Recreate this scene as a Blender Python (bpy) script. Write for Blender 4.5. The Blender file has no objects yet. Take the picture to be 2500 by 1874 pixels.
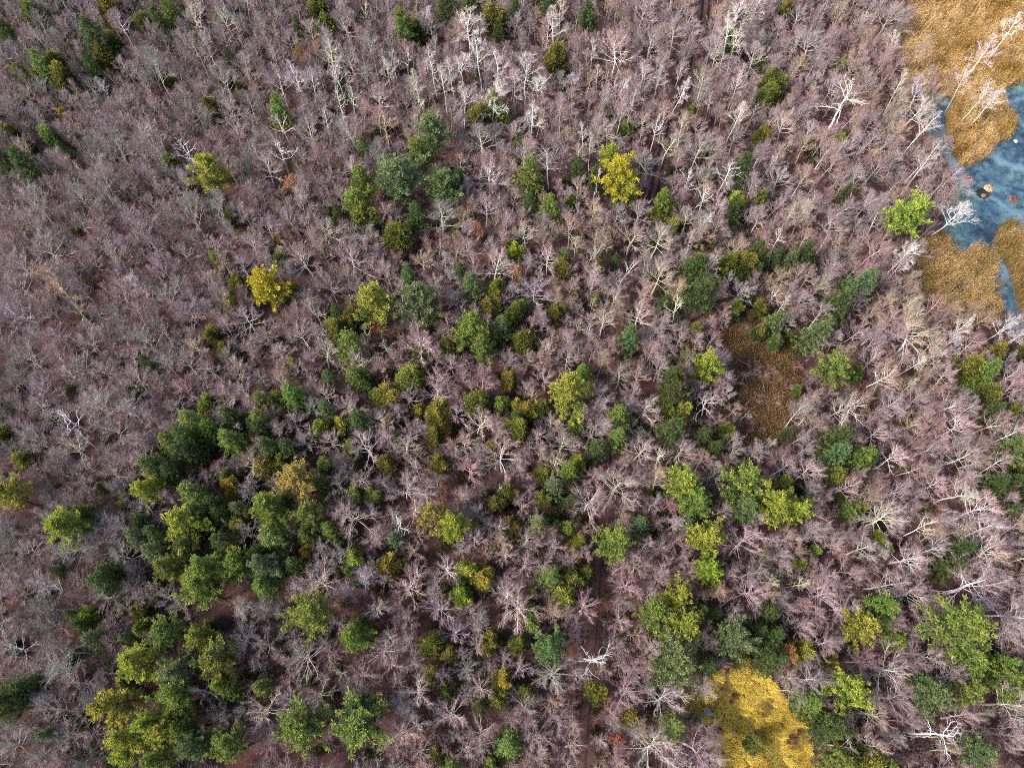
import bpy, math, random
import numpy as np
from mathutils import Vector, Matrix

# ------------------------------------------------------------------ camera, sky, sun, exposure
SW, SH, FPX = 2500.0, 1874.0, 1925.0          # size of the photograph and focal length in its pixels
CAM_H = 130.0
TILT = math.radians(21.6)
sc = bpy.context.scene
col = sc.collection
cam_d = bpy.data.cameras.new("camera")
cam_d.sensor_fit = 'HORIZONTAL'; cam_d.sensor_width = 36.0
cam_d.lens = 36.0 * FPX / SW
cam_d.clip_start = 1.0; cam_d.clip_end = 3000.0
cam = bpy.data.objects.new("camera", cam_d)
cam.location = (0, 0, CAM_H); cam.rotation_euler = (TILT, 0, 0)
col.objects.link(cam); sc.camera = cam
sc.render.resolution_x = 1024; sc.render.resolution_y = 767

SUN_EL, SUN_AZ = math.radians(43), math.radians(-112)      # azimuth measured from +Y towards +X
world = bpy.data.worlds.new("World"); sc.world = world; world.use_nodes = True
wn = world.node_tree
bg = wn.nodes["Background"]
sky = wn.nodes.new("ShaderNodeTexSky"); sky.sky_type = 'NISHITA'; sky.sun_disc = False
sky.sun_elevation = SUN_EL; sky.sun_rotation = SUN_AZ; sky.air_density = 1.0; sky.dust_density = 4.0; sky.ozone_density = 1.0
wn.links.new(sky.outputs[0], bg.inputs[0]); bg.inputs[1].default_value = 0.15
sun_d = bpy.data.lights.new("sun", 'SUN'); sun_d.energy = 2.6; sun_d.angle = math.radians(12); sun_d.color = (1.0, 0.93, 0.84)
sun = bpy.data.objects.new("sun", sun_d)
sdir = Vector((math.sin(SUN_AZ) * math.cos(SUN_EL), math.cos(SUN_AZ) * math.cos(SUN_EL), math.sin(SUN_EL)))
sun.rotation_euler = sdir.to_track_quat('Z', 'Y').to_euler(); col.objects.link(sun)
sc.view_settings.view_transform = 'Standard'; sc.view_settings.look = 'None'
sc.view_settings.exposure = 1.27; sc.view_settings.gamma = 1.0
sc.cycles.use_denoising = False; sc.cycles.filter_width = .9
sc.cycles.max_bounces = 4; sc.cycles.diffuse_bounces = 2; sc.cycles.glossy_bounces = 1

rnd = random.Random(7)
rng = np.random.default_rng(7)
cT, sT = math.cos(TILT), math.sin(TILT)

def at(px, py, z=0.0):
    """the point at height z seen at pixel (px, py) of the photograph"""
    x, y, w = (px - SW / 2) / FPX, -(py - SH / 2) / FPX, -1.0
    d = (x, y * cT - w * sT, y * sT + w * cT)
    t = (z - CAM_H) / d[2]
    return Vector((d[0] * t, d[1] * t, z))

def pix(x, y, z=0.0):
    dz = z - CAM_H
    yc = y * cT + dz * sT; zc = -y * sT + dz * cT
    return (SW / 2 + FPX * x / -zc, SH / 2 - FPX * yc / -zc, -zc)

# ------------------------------------------------------------------ small helpers
def tag(o, label=None, cat=None, group=None, kind=None):
    if label: o["label"] = label
    if cat: o["category"] = cat
    if group: o["group"] = group
    if kind: o["kind"] = kind
    return o

class MB:
    """collects vertices, faces, a 'fine' value per vertex and a material slot per face"""
    def __init__(s): s.v = []; s.f = []; s.a = []; s.m = []; s.n = 0
    def add(s, verts, faces, a=0.0, m=0):
        verts = np.asarray(verts, float).reshape(-1, 3)
        s.v.append(verts)
        s.f.extend([tuple(int(i) + s.n for i in f) for f in faces])
        s.a.append(np.full(len(verts), a) if np.isscalar(a) else np.asarray(a, float))
        s.m.extend([m] * len(faces)); s.n += len(verts)
    def tube(s, pts, rad, k=4, a=0.0, m=0):
        pts = np.asarray(pts, float); n = len(pts)
        t = np.gradient(pts, axis=0); t /= np.linalg.norm(t, axis=1)[:, None] + 1e-9
        ref = np.array([0.31, 0.17, 0.93]) if abs(t[0][2]) < .9 else np.array([1., 0.2, 0])
        u = np.cross(t, ref); u /= np.linalg.norm(u, axis=1)[:, None] + 1e-9
        w = np.cross(t, u)
        ang = np.arange(k) * 2 * math.pi / k
        ring = u[:, None, :] * np.cos(ang)[None, :, None] + w[:, None, :] * np.sin(ang)[None, :, None]
        V = pts[:, None, :] + ring * np.asarray(rad)[:, None, None]
        F = []
        for i in range(n - 1):
            for j in range(k):
                F.append((i * k + j, i * k + (j + 1) % k, (i + 1) * k + (j + 1) % k, (i + 1) * k + j))
        s.add(V.reshape(-1, 3), F, a, m)
    def cones(s, P0, P1, R, a=1.0, m=0):
        """many slim three-sided cones from P0 to P1"""
        P0 = np.asarray(P0); P1 = np.asarray(P1); n = len(P0)
        if n == 0: return
        t = P1 - P0; t /= np.linalg.norm(t, axis=1)[:, None] + 1e-9
        ref = np.where(np.abs(t[:, 2:3]) < .9, np.array([[0, 0, 1.]]), np.array([[1., 0, 0]]))
        u = np.cross(t, ref); u /= np.linalg.norm(u, axis=1)[:, None] + 1e-9
        w = np.cross(t, u); R = np.asarray(R).reshape(-1, 1) * np.ones((n, 1))
        V = np.stack([P0 + u * R, P0 + (-.5 * u + .866 * w) * R, P0 + (-.5 * u - .866 * w) * R, P1], axis=1)
        b = np.arange(n)[:, None] * 4
        F = np.concatenate([b + [0, 1, 3], b + [1, 2, 3], b + [2, 0, 3]], axis=0)
        s.add(V.reshape(-1, 3), F.tolist(), a if np.isscalar(a) else np.repeat(a, 4), m)
    def mesh(s, name, mats=()):
        me = bpy.data.meshes.new(name)
        me.from_pydata(np.concatenate(s.v).tolist(), [], s.f)
        at_ = me.attributes.new("fine", 'FLOAT', 'POINT'); at_.data.foreach_set("value", np.concatenate(s.a).astype(np.float32))
        for m in mats: me.materials.append(m)
        if len(mats) > 1: me.polygons.foreach_set("material_index", s.m)
        me.update(); return me

# ------------------------------------------------------------------ materials
def new_mat(name, rough=.85):
    m = bpy.data.materials.new(name); m.use_nodes = True
    nt = m.node_tree; b = nt.nodes["Principled BSDF"]
    b.inputs["Roughness"].default_value = rough
    b.inputs["Specular IOR Level"].default_value = .2
    return m, nt, b

def N(nt, typ, **kw):
    n = nt.nodes.new(typ)
    for k, v in kw.items(): setattr(n, k, v)
    return n

def noise(nt, scale, detail=4, rough=.6, src='Object', dim='3D'):
    tc = N(nt, "ShaderNodeTexCoord"); no = N(nt, "ShaderNodeTexNoise")
    no.inputs["Scale"].default_value = scale; no.inputs["Detail"].default_value = detail; no.inputs["Roughness"].default_value = rough
    nt.links.new(tc.outputs[src], no.inputs["Vector"]); return no

def ramp(nt, fac, stops):
    r = N(nt, "ShaderNodeValToRGB"); e = r.color_ramp.elements
    while len(e) < len(stops): e.new(.5)
    for el, (p, c) in zip(e, stops): el.position = p; el.color = (*c, 1)
    nt.links.new(fac, r.inputs[0]); return r

def mixc(nt, f, a, b, mode='MIX'):
    m = N(nt, "ShaderNodeMix", data_type='RGBA', blend_type=mode)
    for sock, v in ((m.inputs[0], f), (m.inputs[6], a), (m.inputs[7], b)):
        if isinstance(v, (int, float)): sock.default_value = v
        elif isinstance(v, tuple): sock.default_value = (*v, 1)
        else: nt.links.new(v, sock)
    return m.outputs[2]

TWIG = [(0.0, (.05, .045, .04)), (0.2, (.22, .205, .185)), (0.4, (.275, .208, .232)), (0.6, (.262, .152, .162)), (0.8, (.31, .22, .145)), (1.0, (.44, .40, .44))]
def tint_source(nt, stuff):
    if stuff:
        n = N(nt, "ShaderNodeAttribute", attribute_type='INSTANCER', attribute_name="tint")
        return n.outputs["Color"], n.outputs["Alpha"]
    n = N(nt, "ShaderNodeObjectInfo"); return n.outputs["Color"], n.outputs["Alpha"]

def bark_mat(name, stuff):
    """limbs take the tree's own bark colour, twigs the colour its kind has; lichen and dark scars along the limbs"""
    m, nt, b = new_mat(name)
    c, a = tint_source(nt, stuff)
    tw = ramp(nt, a, TWIG)
    fi = N(nt, "ShaderNodeAttribute", attribute_name="fine")
    no = noise(nt, 2.2, 4)
    lich = ramp(nt, no.outputs[0], [(.35, (.62, .60, .60)), (.52, (1, 1, .97)), (.7, (1.12, 1.12, .93))])
    limb = mixc(nt, 1.0, c, lich.outputs[0], 'MULTIPLY')
    base = mixc(nt, fi.outputs["Fac"], limb, tw.outputs[0])
    rn = N(nt, "ShaderNodeObjectInfo")
    hs = N(nt, "ShaderNodeHueSaturation"); nt.links.new(base, hs.inputs["Color"])
    mr = N(nt, "ShaderNodeMapRange"); mr.inputs[3].default_value = .82; mr.inputs[4].default_value = 1.18
    nt.links.new(rn.outputs["Random"], mr.inputs[0]); nt.links.new(mr.outputs[0], hs.inputs["Value"])
    nt.links.new(hs.outputs[0], b.inputs["Base Color"]); return m

def leaf_mat(name, stuff=False):
    """needles and leaves: the tree's own green, with sprays that differ in hue and brightness"""
    m, nt, b = new_mat(name, .6)
    c, a = tint_source(nt, stuff)
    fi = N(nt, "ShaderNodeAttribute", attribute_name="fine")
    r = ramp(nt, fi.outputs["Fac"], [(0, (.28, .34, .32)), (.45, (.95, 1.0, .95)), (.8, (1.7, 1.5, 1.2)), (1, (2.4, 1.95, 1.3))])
    no = noise(nt, .9, 3)
    r2 = ramp(nt, no.outputs[0], [(.3, (.72, .8, .85)), (.7, (1.28, 1.18, .95))])
    base = mixc(nt, 1.0, mixc(nt, 1.0, c, r.outputs[0], 'MULTIPLY'), r2.outputs[0], 'MULTIPLY')
    nt.links.new(base, b.inputs["Base Color"])
    tr = N(nt, "ShaderNodeBsdfTranslucent"); nt.links.new(base, tr.inputs[0])
    mx = N(nt, "ShaderNodeMixShader"); mx.inputs[0].default_value = .3
    nt.links.new(b.outputs[0], mx.inputs[1]); nt.links.new(tr.outputs[0], mx.inputs[2])
    nt.links.new(mx.outputs[0], nt.nodes["Material Output"].inputs[0]); return m

def plain_mat(name, c1, c2, scale=3.0, rough=.85):
    m, nt, b = new_mat(name, rough)
    no = noise(nt, scale, 5); r = ramp(nt, no.outputs[0], [(.35, c1), (.65, c2)])
    nt.links.new(r.outputs[0], b.inputs["Base Color"]); return m

def ground_mat(name, stops, s1, s2, bump=.25, stops2=None):
    m, nt, b = new_mat(name, .95)
    n1 = noise(nt, s1, 8, .7); n2 = noise(nt, s2, 6, .75)
    r1 = ramp(nt, n1.outputs[0], stops)
    r2 = ramp(nt, n2.outputs[0], stops2 or [(.3, (.45, .45, .47)), (.5, (.95, .93, .92)), (.72, (1.7, 1.55, 1.45))])
    base = mixc(nt, 1.0, r1.outputs[0], r2.outputs[0], 'MULTIPLY')
    nt.links.new(base, b.inputs["Base Color"])
    bp = N(nt, "ShaderNodeBump"); bp.inputs["Strength"].default_value = .8; bp.inputs["Distance"].default_value = bump
    nt.links.new(n2.outputs[0], bp.inputs["Height"]); nt.links.new(bp.outputs[0], b.inputs["Normal"])
    return m

M_BARK = bark_mat("bark", False); M_BARK_S = bark_mat("undergrowth_bark", True)
M_LEAF = leaf_mat("needles", False); M_LEAF_S = leaf_mat("grass_blades", True)
M_TRUNK = plain_mat("conifer_trunk", (.05, .035, .028), (.12, .085, .065))
M_WOOD = plain_mat("fallen_wood", (.26, .22, .19), (.5, .46, .42), 4)
M_FLOOR = ground_mat("leaf_litter", [(.32, (.016, .010, .011)), (.5, (.055, .028, .027)), (.66, (.125, .055, .045))], .12, 2.2)
M_TRACK = ground_mat("track_earth", [(.3, (.060, .033, .030)), (.6, (.11, .060, .050))], .35, 3.0)
M_RUT = ground_mat("rut_mud", [(.3, (.008, .007, .012)), (.6, (.022, .017, .024))], .6, 4.0)
M_RUT2 = ground_mat("old_rut", [(.3, (.028, .018, .020)), (.6, (.07, .040, .038))], .6, 4.0)
M_CLEAR = ground_mat("fern_litter", [(.3, (.035, .022, .016)), (.5, (.085, .050, .030)), (.7, (.15, .092, .052))], .22, 2.6)
M_FIELD = ground_mat("straw_litter", [(.32, (.05, .032, .014)), (.5, (.15, .105, .025)), (.7, (.32, .25, .05))], .3, 2.4)
M_MARSH = ground_mat("marsh_mud", [(.3, (.035, .026, .020)), (.6, (.12, .085, .05))], .2, 2.2)
M_PATHG = ground_mat("mown_grass", [(.3, (.10, .08, .02)), (.6, (.19, .155, .03))], .5, 4.0)

def pond_mat():
    m, nt, b = new_mat("pond_surface", .35)
    b.inputs["Specular IOR Level"].default_value = .5
    n1 = noise(nt, .045, 6, .65); n2 = noise(nt, .5, 8, .75); n3 = noise(nt, 5, 4, .8)
    r1 = ramp(nt, n1.outputs[0], [(.36, (.012, .024, .038)), (.46, (.034, .068, .105)), (.54, (.050, .100, .112)), (.62, (.10, .15, .13)), (.70, (.16, .22, .23))])
    r2 = ramp(nt, n2.outputs[0], [(.38, (.30, .36, .42)), (.5, (1, 1, 1)), (.64, (1.9, 1.8, 1.6))])
    r3 = ramp(nt, n3.outputs[0], [(.35, (.5, .5, .6)), (.65, (1.6, 1.55, 1.4))])
    base = mixc(nt, 1.0, mixc(nt, 1.0, r1.outputs[0], r2.outputs[0], 'MULTIPLY'), r3.outputs[0], 'MULTIPLY')
    # pale frozen leads wandering over the ice
    tc = N(nt, "ShaderNodeTexCoord"); vo = N(nt, "ShaderNodeTexVoronoi", feature='DISTANCE_TO_EDGE'); vo.inputs["Scale"].default_value = .075
    wob = noise(nt, .25, 4); ad = N(nt, "ShaderNodeVectorMath", operation='MULTIPLY_ADD')
    nt.links.new(wob.outputs["Color"], ad.inputs[0]); ad.inputs[1].default_value = (5, 5, 5); nt.links.new(tc.outputs["Object"], ad.inputs[2])
    nt.links.new(ad.outputs[0], vo.inputs["Vector"])
    rl = ramp(nt, vo.outputs["Distance"], [(0, (.55, .55, .55)), (.07, (0, 0, 0))])
    base = mixc(nt, rl.outputs[0], base, (.14, .22, .30))
    nt.links.new(base, b.inputs["Base Color"]); return m
M_POND = pond_mat()

# ------------------------------------------------------------------ the setting
def sheet(name, pts, z, mat, rough_edge=.0, step=2.0):
    """a flat outlined area at height z (pts in world x, y), its edge broken up irregularly"""
    P = []
    n = len(pts)
    for i in range(n):
        a, b = np.array(pts[i]), np.array(pts[(i + 1) % n]); L = np.linalg.norm(b - a); k = max(1, int(L / step))
        for j in range(k):
            q = a + (b - a) * j / k
            if rough_edge: q = q + np.array([rnd.uniform(-1, 1), rnd.uniform(-1, 1)]) * rough_edge
            P.append((q[0], q[1], z))
    me = bpy.data.meshes.new(name)
    from mathutils.geometry import tessellate_polygon
    V = [Vector(p) for p in P]; T = tessellate_polygon([V])
    F = []
    for t in T:
        a, b, c = (V[i] for i in t)
        F.append(tuple(t) if (b - a).cross(c - a).z > 0 else tuple(reversed(t)))
    me.from_pydata([tuple(v) for v in V], [], F); me.materials.append(mat)
    o = bpy.data.objects.new(name, me); col.objects.link(o); return o

def W(l): return [tuple(at(*p)[:2]) for p in l]
g = sheet("ground", [(-900, -700), (900, -700), (900, 1100), (-900, 1100)], 0.0, M_FLOOR, 0, 5000)
tag(g, "brown leaf littered forest floor under the bare trees", "ground", kind="structure")

MARSH = [(2222, -60), (2208, 60), (2200, 140), (2212, 200), (2262, 216), (2240, 235), (2272, 330), (2312, 392), (2335, 470), (2312, 530), (2280, 560), (2240, 590), (2235, 650), (2232, 700), (2290, 770), (2400, 785), (2470, 812), (2560, 830), (2650, 800), (2650, -60)]
POND = [(2620, 140), (2500, 170), (2420, 196), (2330, 205), (2235, 205), (2238, 245), (2270, 335), (2312, 392), (2335, 470), (2309, 520), (2304, 575), (2334, 610), (2354, 620), (2382, 600), (2408, 618), (2424, 645), (2430, 700), (2440, 750), (2447, 800), (2480, 815), (2510, 816), (2560, 790), (2660, 760)]
REED_N = [(2222, -60), (2208, 60), (2200, 140), (2212, 205), (2262, 232), (2300, 226), (2330, 250), (2305, 290), (2312, 330), (2320, 372), (2345, 404), (2370, 408), (2397, 390), (2424, 356), (2456, 342), (2474, 312), (2462, 285), (2442, 250), (2442, 219), (2480, 208), (2500, 190), (2600, 150), (2650, 120), (2650, -60)]
REED_E = [(2640, 600), (2500, 575), (2482, 550), (2466, 534), (2446, 545), (2430, 572), (2428, 600), (2442, 625), (2463, 660), (2475, 703), (2484, 748), (2502, 780), (2640, 860)]
REED_S = [(2285, 568), (2309, 585), (2334, 612), (2354, 618), (2382, 597), (2407, 616), (2424, 645), (2430, 692), (2438, 738), (2444, 790), (2400, 790), (2340, 775), (2290, 760), (2235, 700), (2236, 640), (2245, 590)]
CLEAR = [(1765, 800), (1800, 785), (1850, 795), (1905, 835), (1945, 880), (1965, 950), (1945, 1025), (1890, 1075), (1825, 1085), (1795, 1050), (1805, 985), (1772, 900), (1752, 850)]
FIELD = [(1742, 1640), (1793, 1628), (1861, 1630), (1909, 1695), (1939, 1736), (1966, 1756), (1975, 1790), (1982, 1856), (1988, 1960), (1745, 1960), (1750, 1880), (1735, 1818), (1755, 1770), (1728, 1746), (1670, 1733), (1668, 1706), (1711, 1700)]
TRACK = [(1730, -60), (1718, 60), (1700, 130), (1684, 198), (1655, 269), (1636, 325), (1616, 383), (1592, 484), (1562, 570), (1542, 640), (1531, 690), (1519, 730), (1513, 800), (1500, 900), (1490, 1010), (1481, 1110), (1468, 1250), (1462, 1340), (1454, 1420), (1447, 1527), (1432, 1690), (1418, 1850), (1410, 1960)]
FORK = [(1650, 296), (1690, 314), (1732, 333), (1783, 354), (1868, 397), (1930, 432), (1990, 470)]
FPATH = [(1664, 1719), (1719, 1733), (1773, 1750), (1832, 1784), (1875, 1829), (1905, 1890), (1920, 1960)]

def smooth(l, n=6):
    """points along a Catmull-Rom curve through l"""
    l = [np.array(p, float) for p in l]; l = [2 * l[0] - l[1]] + l + [2 * l[-1] - l[-2]]; out = []
    for i in range(1, len(l) - 2):
        for j in range(n):
            t = j / n; a, b, c, d = l[i - 1:i + 3]
            out.append(.5 * (2 * b + (c - a) * t + (2 * a - 5 * b + 4 * c - d) * t * t + (3 * b - a - 3 * c + d) * t ** 3))
    out.append(l[-2]); return out

def strip(name, line, off, width, z, mat):
    P = smooth(line); L, R = [], []
    for i, p in enumerate(P):
        t = P[min(i + 1, len(P) - 1)] - P[max(i - 1, 0)]; t /= np.linalg.norm(t); nrm = np.array([-t[1], t[0]])
        w = width / 2 * rnd.uniform(.75, 1.3); c = p + nrm * off
        L.append(c + nrm * w); R.append(c - nrm * w)
    V = [(*p, z) for p in L] + [(*p, z) for p in R]; n = len(P)
    me = bpy.data.meshes.new(name)
    me.from_pydata(V, [], [(i, n + i, n + i + 1, i + 1) if True else 0 for i in range(n - 1)])
    me.materials.append(mat); me.update()
    if me.polygons[0].normal.z < 0: me.flip_normals()
    o = bpy.data.objects.new(name, me); col.objects.link(o); return o

tag(sheet("marsh_ground", W(MARSH), .004, M_MARSH, .5), "wet brown mud under the golden reeds", "marsh", kind="structure")
tag(sheet("pond", W(POND), .010, M_POND, .3), "blue green mottled pond with pale icy streaks", "pond", kind="structure")
for nm, poly in (("reed_bank", REED_N), ("reed_bank", REED_E), ("reed_bank", REED_S)):
    tag(sheet(nm, W(poly), .016, M_MARSH, .3), "muddy bank the golden reeds grow from", "marsh bank", kind="structure")
tag(sheet("clearing", W(CLEAR), .004, M_CLEAR, .8), "open rust brown clearing of dead fern", "clearing", kind="structure")
tag(sheet("meadow", W(FIELD), .004, M_FIELD, .6), "open yellow straw meadow at the lower edge", "meadow", kind="structure")
tag(strip("dirt_track", W(TRACK), 0, 2.6, .008, M_TRACK), "narrow reddish dirt track running through the whole wood", "track", kind="structure")
tag(strip("dirt_track", W(FORK), 0, 2.4, .014, M_TRACK), "side track forking off towards the marsh", "track", kind="structure")
tag(strip("grass_path", W(FPATH), 0, 3.0, .010, M_PATHG), "mown olive path crossing the yellow meadow", "path", kind="structure")
for ln, z, m_, w_ in ((TRACK[:10], .020, M_RUT, .6), (TRACK[9:], .022, M_RUT2, .36), (FORK, .024, M_RUT, .5)):
    for s in (-.72, .72):
        tag(strip("wheel_rut", W(ln), s, w_, z, m_), "dark wet wheel rut along the dirt track", "wheel rut", kind="structure")

# ------------------------------------------------------------------ plants: generators
def unit(v): return v / (np.linalg.norm(v) + 1e-9)
def rot_about(v, axis, ang):
    axis = unit(axis); c, s = math.cos(ang), math.sin(ang)
    return v * c + np.cross(axis, v) * s + axis * np.dot(axis, v) * (1 - c)
def deviate(d, ang, az):
    ref = np.array([0, 0, 1.]) if abs(d[2]) < .95 else np.array([1., 0, 0])
    return unit(rot_about(rot_about(d, np.cross(d, ref), ang), d, az))

def path(R, p, d, L, n, wob, trop):
    pts = [np.array(p, float)]; d = np.array(d, float); ds = [d]
    for i in range(n):
        d = unit(d + np.array([R.gauss(0, wob), R.gauss(0, wob), R.gauss(0, wob) + trop])); pts.append(pts[-1] + d * L / n); ds.append(d)
    return np.array(pts), ds

def bare(seed, kind):
    """kind: round, vase, birch, snag -> (trunk mesh builder, crown mesh builder); crown radius about 2.6 m, 12 m tall"""
    R = random.Random(seed); T, C = MB(), MB()
    H = dict(round=9.6, vase=10.5, birch=11.5, snag=10.0)[kind]
    prm = dict(round=(17, .36, .80, 18, 84, 3.5, .06, 7, 5, 6, .036), vase=(15, .32, .82, 10, 54, 4.1, .09, 8, 5, 6, .033),
               birch=(14, .46, .93, 24, 62, 2.3, .10, 6, 5, 4, .034), snag=(9, .42, .85, 22, 74, 3.3, .06, 5, 3, 2, .058))[kind]
    nl, h0, h1, a0, a1, LL, trop, n2, n3, n4, lr = prm
    wob = {'snag': .20, 'round': .075}.get(kind, .10)
    tp, td = path(R, (0, 0, 0), unit(np.array([R.gauss(0, .05), R.gauss(0, .05), 1])), H * (h1 + .02), 7, .05, .05)
    tr = np.linspace(.15 if kind != 'birch' else .085, .045, len(tp)); T.tube(tp, tr, 6, 0.0)
    def along(pts, t):
        x = t * (len(pts) - 1); i = min(int(x), len(pts) - 2); return pts[i] + (pts[i + 1] - pts[i]) * (x - i), i
    Q0, Q1, QR, QA = [], [], [], []
    az = R.uniform(0, 6.28)
    for i in range(nl + 1):
        top = i == nl
        f = (i + .5) / nl
        t = (h0 + (h1 - h0) * min(1, f * R.uniform(.9, 1.1))) / (h1 + .02); t = min(t, .999)
        p, k = along(tp, 1.0 if top else t); az += 2.4 + R.uniform(-.4, .4)
        ang = math.radians(a1 + (a0 - a1) * f + R.uniform(-8, 8)) if not top else .15
        d = np.array([math.sin(ang) * math.cos(az), math.sin(ang) * math.sin(az), math.cos(ang)])
        L = LL * R.uniform(.75, 1.15) * (1.0 - .42 * f if kind != 'vase' else 1 - .25 * f)
        if kind == 'birch': L = LL * R.uniform(.7, 1.1) * (1.15 - .75 * f)
        if top: L *= .9
        lp, ld = path(R, p, d, L, 6, wob, trop)
        r0 = lr * R.uniform(.8, 1.25) * (1 - .35 * f)
        C.tube(lp, np.linspace(r0, r0 * .3, len(lp)), 4, np.linspace(0, .1, len(lp)).repeat(4))
        for j in range(n2):
            tt = .30 + .70 * (j + R.random() * .7) / n2; q, k2 = along(lp, min(tt, .99))
            d2 = deviate(ld[k2], math.radians(R.uniform(18, 44)), R.choice((0, math.pi)) + R.uniform(-1.0, 1.0)); d2[2] += .12; d2 = unit(d2)
            L2 = L * R.uniform(.34, .58) * (1.15 - .55 * tt)
            sp, sd = path(R, q, d2, L2, 4, wob * 1.2, trop * .8)
            r2 = r0 * .46 * (1.1 - .5 * tt)
            C.tube(sp, np.linspace(r2, r2 * .35, len(sp)), 3, np.linspace(.0, .22, len(sp)).repeat(3))
            for m in range(n3):
                t3 = .2 + .8 * (m + R.random() * .8) / n3; q3, k3 = along(sp, min(t3, .99))
                d3 = deviate(sd[k3], math.radians(R.uniform(15, 42)), R.uniform(0, 6.28)); d3[2] += .15; d3 = unit(d3)
                L3 = L2 * R.uniform(.35, .6) + .1
                e = q3 + d3 * L3; Q0.append(q3); Q1.append(e); QR.append(max(.011, r2 * .40)); QA.append(.4)
                for w in range(n4):
                    t4 = R.uniform(.15, .95); q4 = q3 + d3 * L3 * t4
                    d4 = deviate(d3, math.radians(R.uniform(15, 50)), R.uniform(0, 6.28)); d4[2] += .12; d4 = unit(d4)
                    Q0.append(q4); Q1.append(q4 + d4 * L3 * R.uniform(.4, .85)); QR.append(.0095); QA.append(1.0)
    C.cones(Q0, Q1, QR, np.array(QA) * (1.0 if kind not in ('birch', 'snag') else .55))
    return T, C

def blades(Mb, R, c, d, n, L, w, spread, fine):
    """a spray of n slim needle clumps around direction d, at points c (K,3), d (K,3)"""
    c = np.repeat(c, n, axis=0); d = np.repeat(d, n, axis=0); K = len(c)
    v = d + R.normal(0, spread, (K, 3)); v /= np.linalg.norm(v, axis=1)[:, None]
    Ls = L * R.uniform(.6, 1.25, (K, 1)); s = np.cross(v, R.normal(0, 1, (K, 3))); s /= np.linalg.norm(s, axis=1)[:, None]
    p = c + R.normal(0, L * .25, (K, 3)); ws = w * R.uniform(.7, 1.3, (K, 1))
    V = np.stack([p, p + v * Ls * .55 + s * ws, p + v * Ls, p + v * Ls * .45 - s * ws], axis=1).reshape(-1, 3)
    b = np.arange(K)[:, None] * 4
    Mb.add(V, (b + [0, 1, 2, 3]).tolist(), np.repeat(np.clip(np.repeat(fine, n) + R.normal(0, .13, K), 0, 1), 4))

def pine(seed):
    """whorls of long boughs with tufts of needles; crown radius about 2.8 m, 14 m tall"""
    R = np.random.default_rng(seed); T, B, C = MB(), MB(), MB(); H = 13.0
    rr = random.Random(seed); tp, _ = path(rr, (0, 0, 0), (0, 0, 1), H, 8, .02, .05); T.tube(tp, np.linspace(.19, .02, 9), 6)
    pc, pd, pf = [], [], []
    nw = 13; side = R.uniform(0, 6.28)
    for i in range(nw):
        f = i / (nw - 1); z = H * (.42 + .57 * f); nb = 6 if f < .8 else 5; a0 = R.uniform(0, 6.28)
        rad = 2.9 * (1 - f) ** .62 * (.55 + .45 * min(1, f * 5)) + .25
        for j in range(nb):
            if R.random() < .10: continue
            az = a0 + j * 2 * math.pi / nb + R.normal(0, .22)
            L = rad * R.uniform(.55, 1.32) * (1 + .18 * math.cos(az - side))
            el = math.radians(8 + 45 * f + R.normal(0, 6)); d = np.array([math.cos(az) * math.cos(el), math.sin(az) * math.cos(el), math.sin(el)])
            p0 = np.array([tp[min(8, int(z / H * 8))][0], tp[min(8, int(z / H * 8))][1], z])
            bp, bd = path(rr, p0, d, L, 5, .08, .07)
            B.tube(bp, np.linspace(.045, .012, 6), 3)
            nt = max(4, int(L * 4.9))
            for k in range(nt):
                t = .25 + .75 * (k + R.random()) / nt; x = t * 5; q = int(min(4, x)); c = bp[q] + (bp[q + 1] - bp[q]) * (x - q)
                w = .26 * (1.15 - t) + .09; off = R.normal(0, 1, 3) * [w, w, .09]
                pc.append(c + off); dd = bd[q] * .8 + off * .9 + [0, 0, .55]; pd.append(dd / np.linalg.norm(dd))
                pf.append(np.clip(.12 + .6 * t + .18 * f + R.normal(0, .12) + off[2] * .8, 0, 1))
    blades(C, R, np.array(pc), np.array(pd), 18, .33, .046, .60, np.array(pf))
    return T, B, C

def cedar(seed, slim=1.0, lumpy=.16, H=8.0, R0=1.45):
    """a dense ovoid crown of short upright sprays; radius about 1.45 m, 8 m tall"""
    R = np.random.default_rng(seed); T, C = MB(), MB(); rr = random.Random(seed)
    tp, _ = path(rr, (0, 0, 0), (0, 0, 1), H * .9, 5, .03, .05); T.tube(tp, np.linspace(.13, .02, 6), 5)
    lob = [(R.normal(0, 1, 3), R.uniform(.5, 1.0)) for _ in range(20)]; lob = [(v / np.linalg.norm(v), s) for v, s in lob]
    n = 950
    v = R.normal(0, 1, (n, 3)); v /= np.linalg.norm(v, axis=1)[:, None]
    depth = R.random(n) ** .30 * np.where(R.random(n) < .12, R.uniform(1.0, 1.22, n), 1.0)
    bump = np.zeros(n)
    for u, s in lob: bump += s * np.exp(-((1 - v @ u) / .055))
    rad = (1 - lumpy * 1.2 + lumpy * 1.7 * np.clip(bump, 0, 1.3)) * depth
    zz = (v[:, 2] * rad * .5 + .5); taper = np.clip(1.18 - .62 * np.clip(zz, 0, 1) ** 1.6, .2, 1.2)
    c = np.stack([v[:, 0] * rad * R0 * slim * taper, v[:, 1] * rad * R0 * slim * taper, H * .16 + zz * H * .80], axis=1)
    d = v * [.8, .8, .4] + [0, 0, .7]; d /= np.linalg.norm(d, axis=1)[:, None]
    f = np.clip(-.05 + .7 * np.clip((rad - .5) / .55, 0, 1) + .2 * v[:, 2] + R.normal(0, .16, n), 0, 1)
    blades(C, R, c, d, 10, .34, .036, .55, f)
    return T, C

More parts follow.
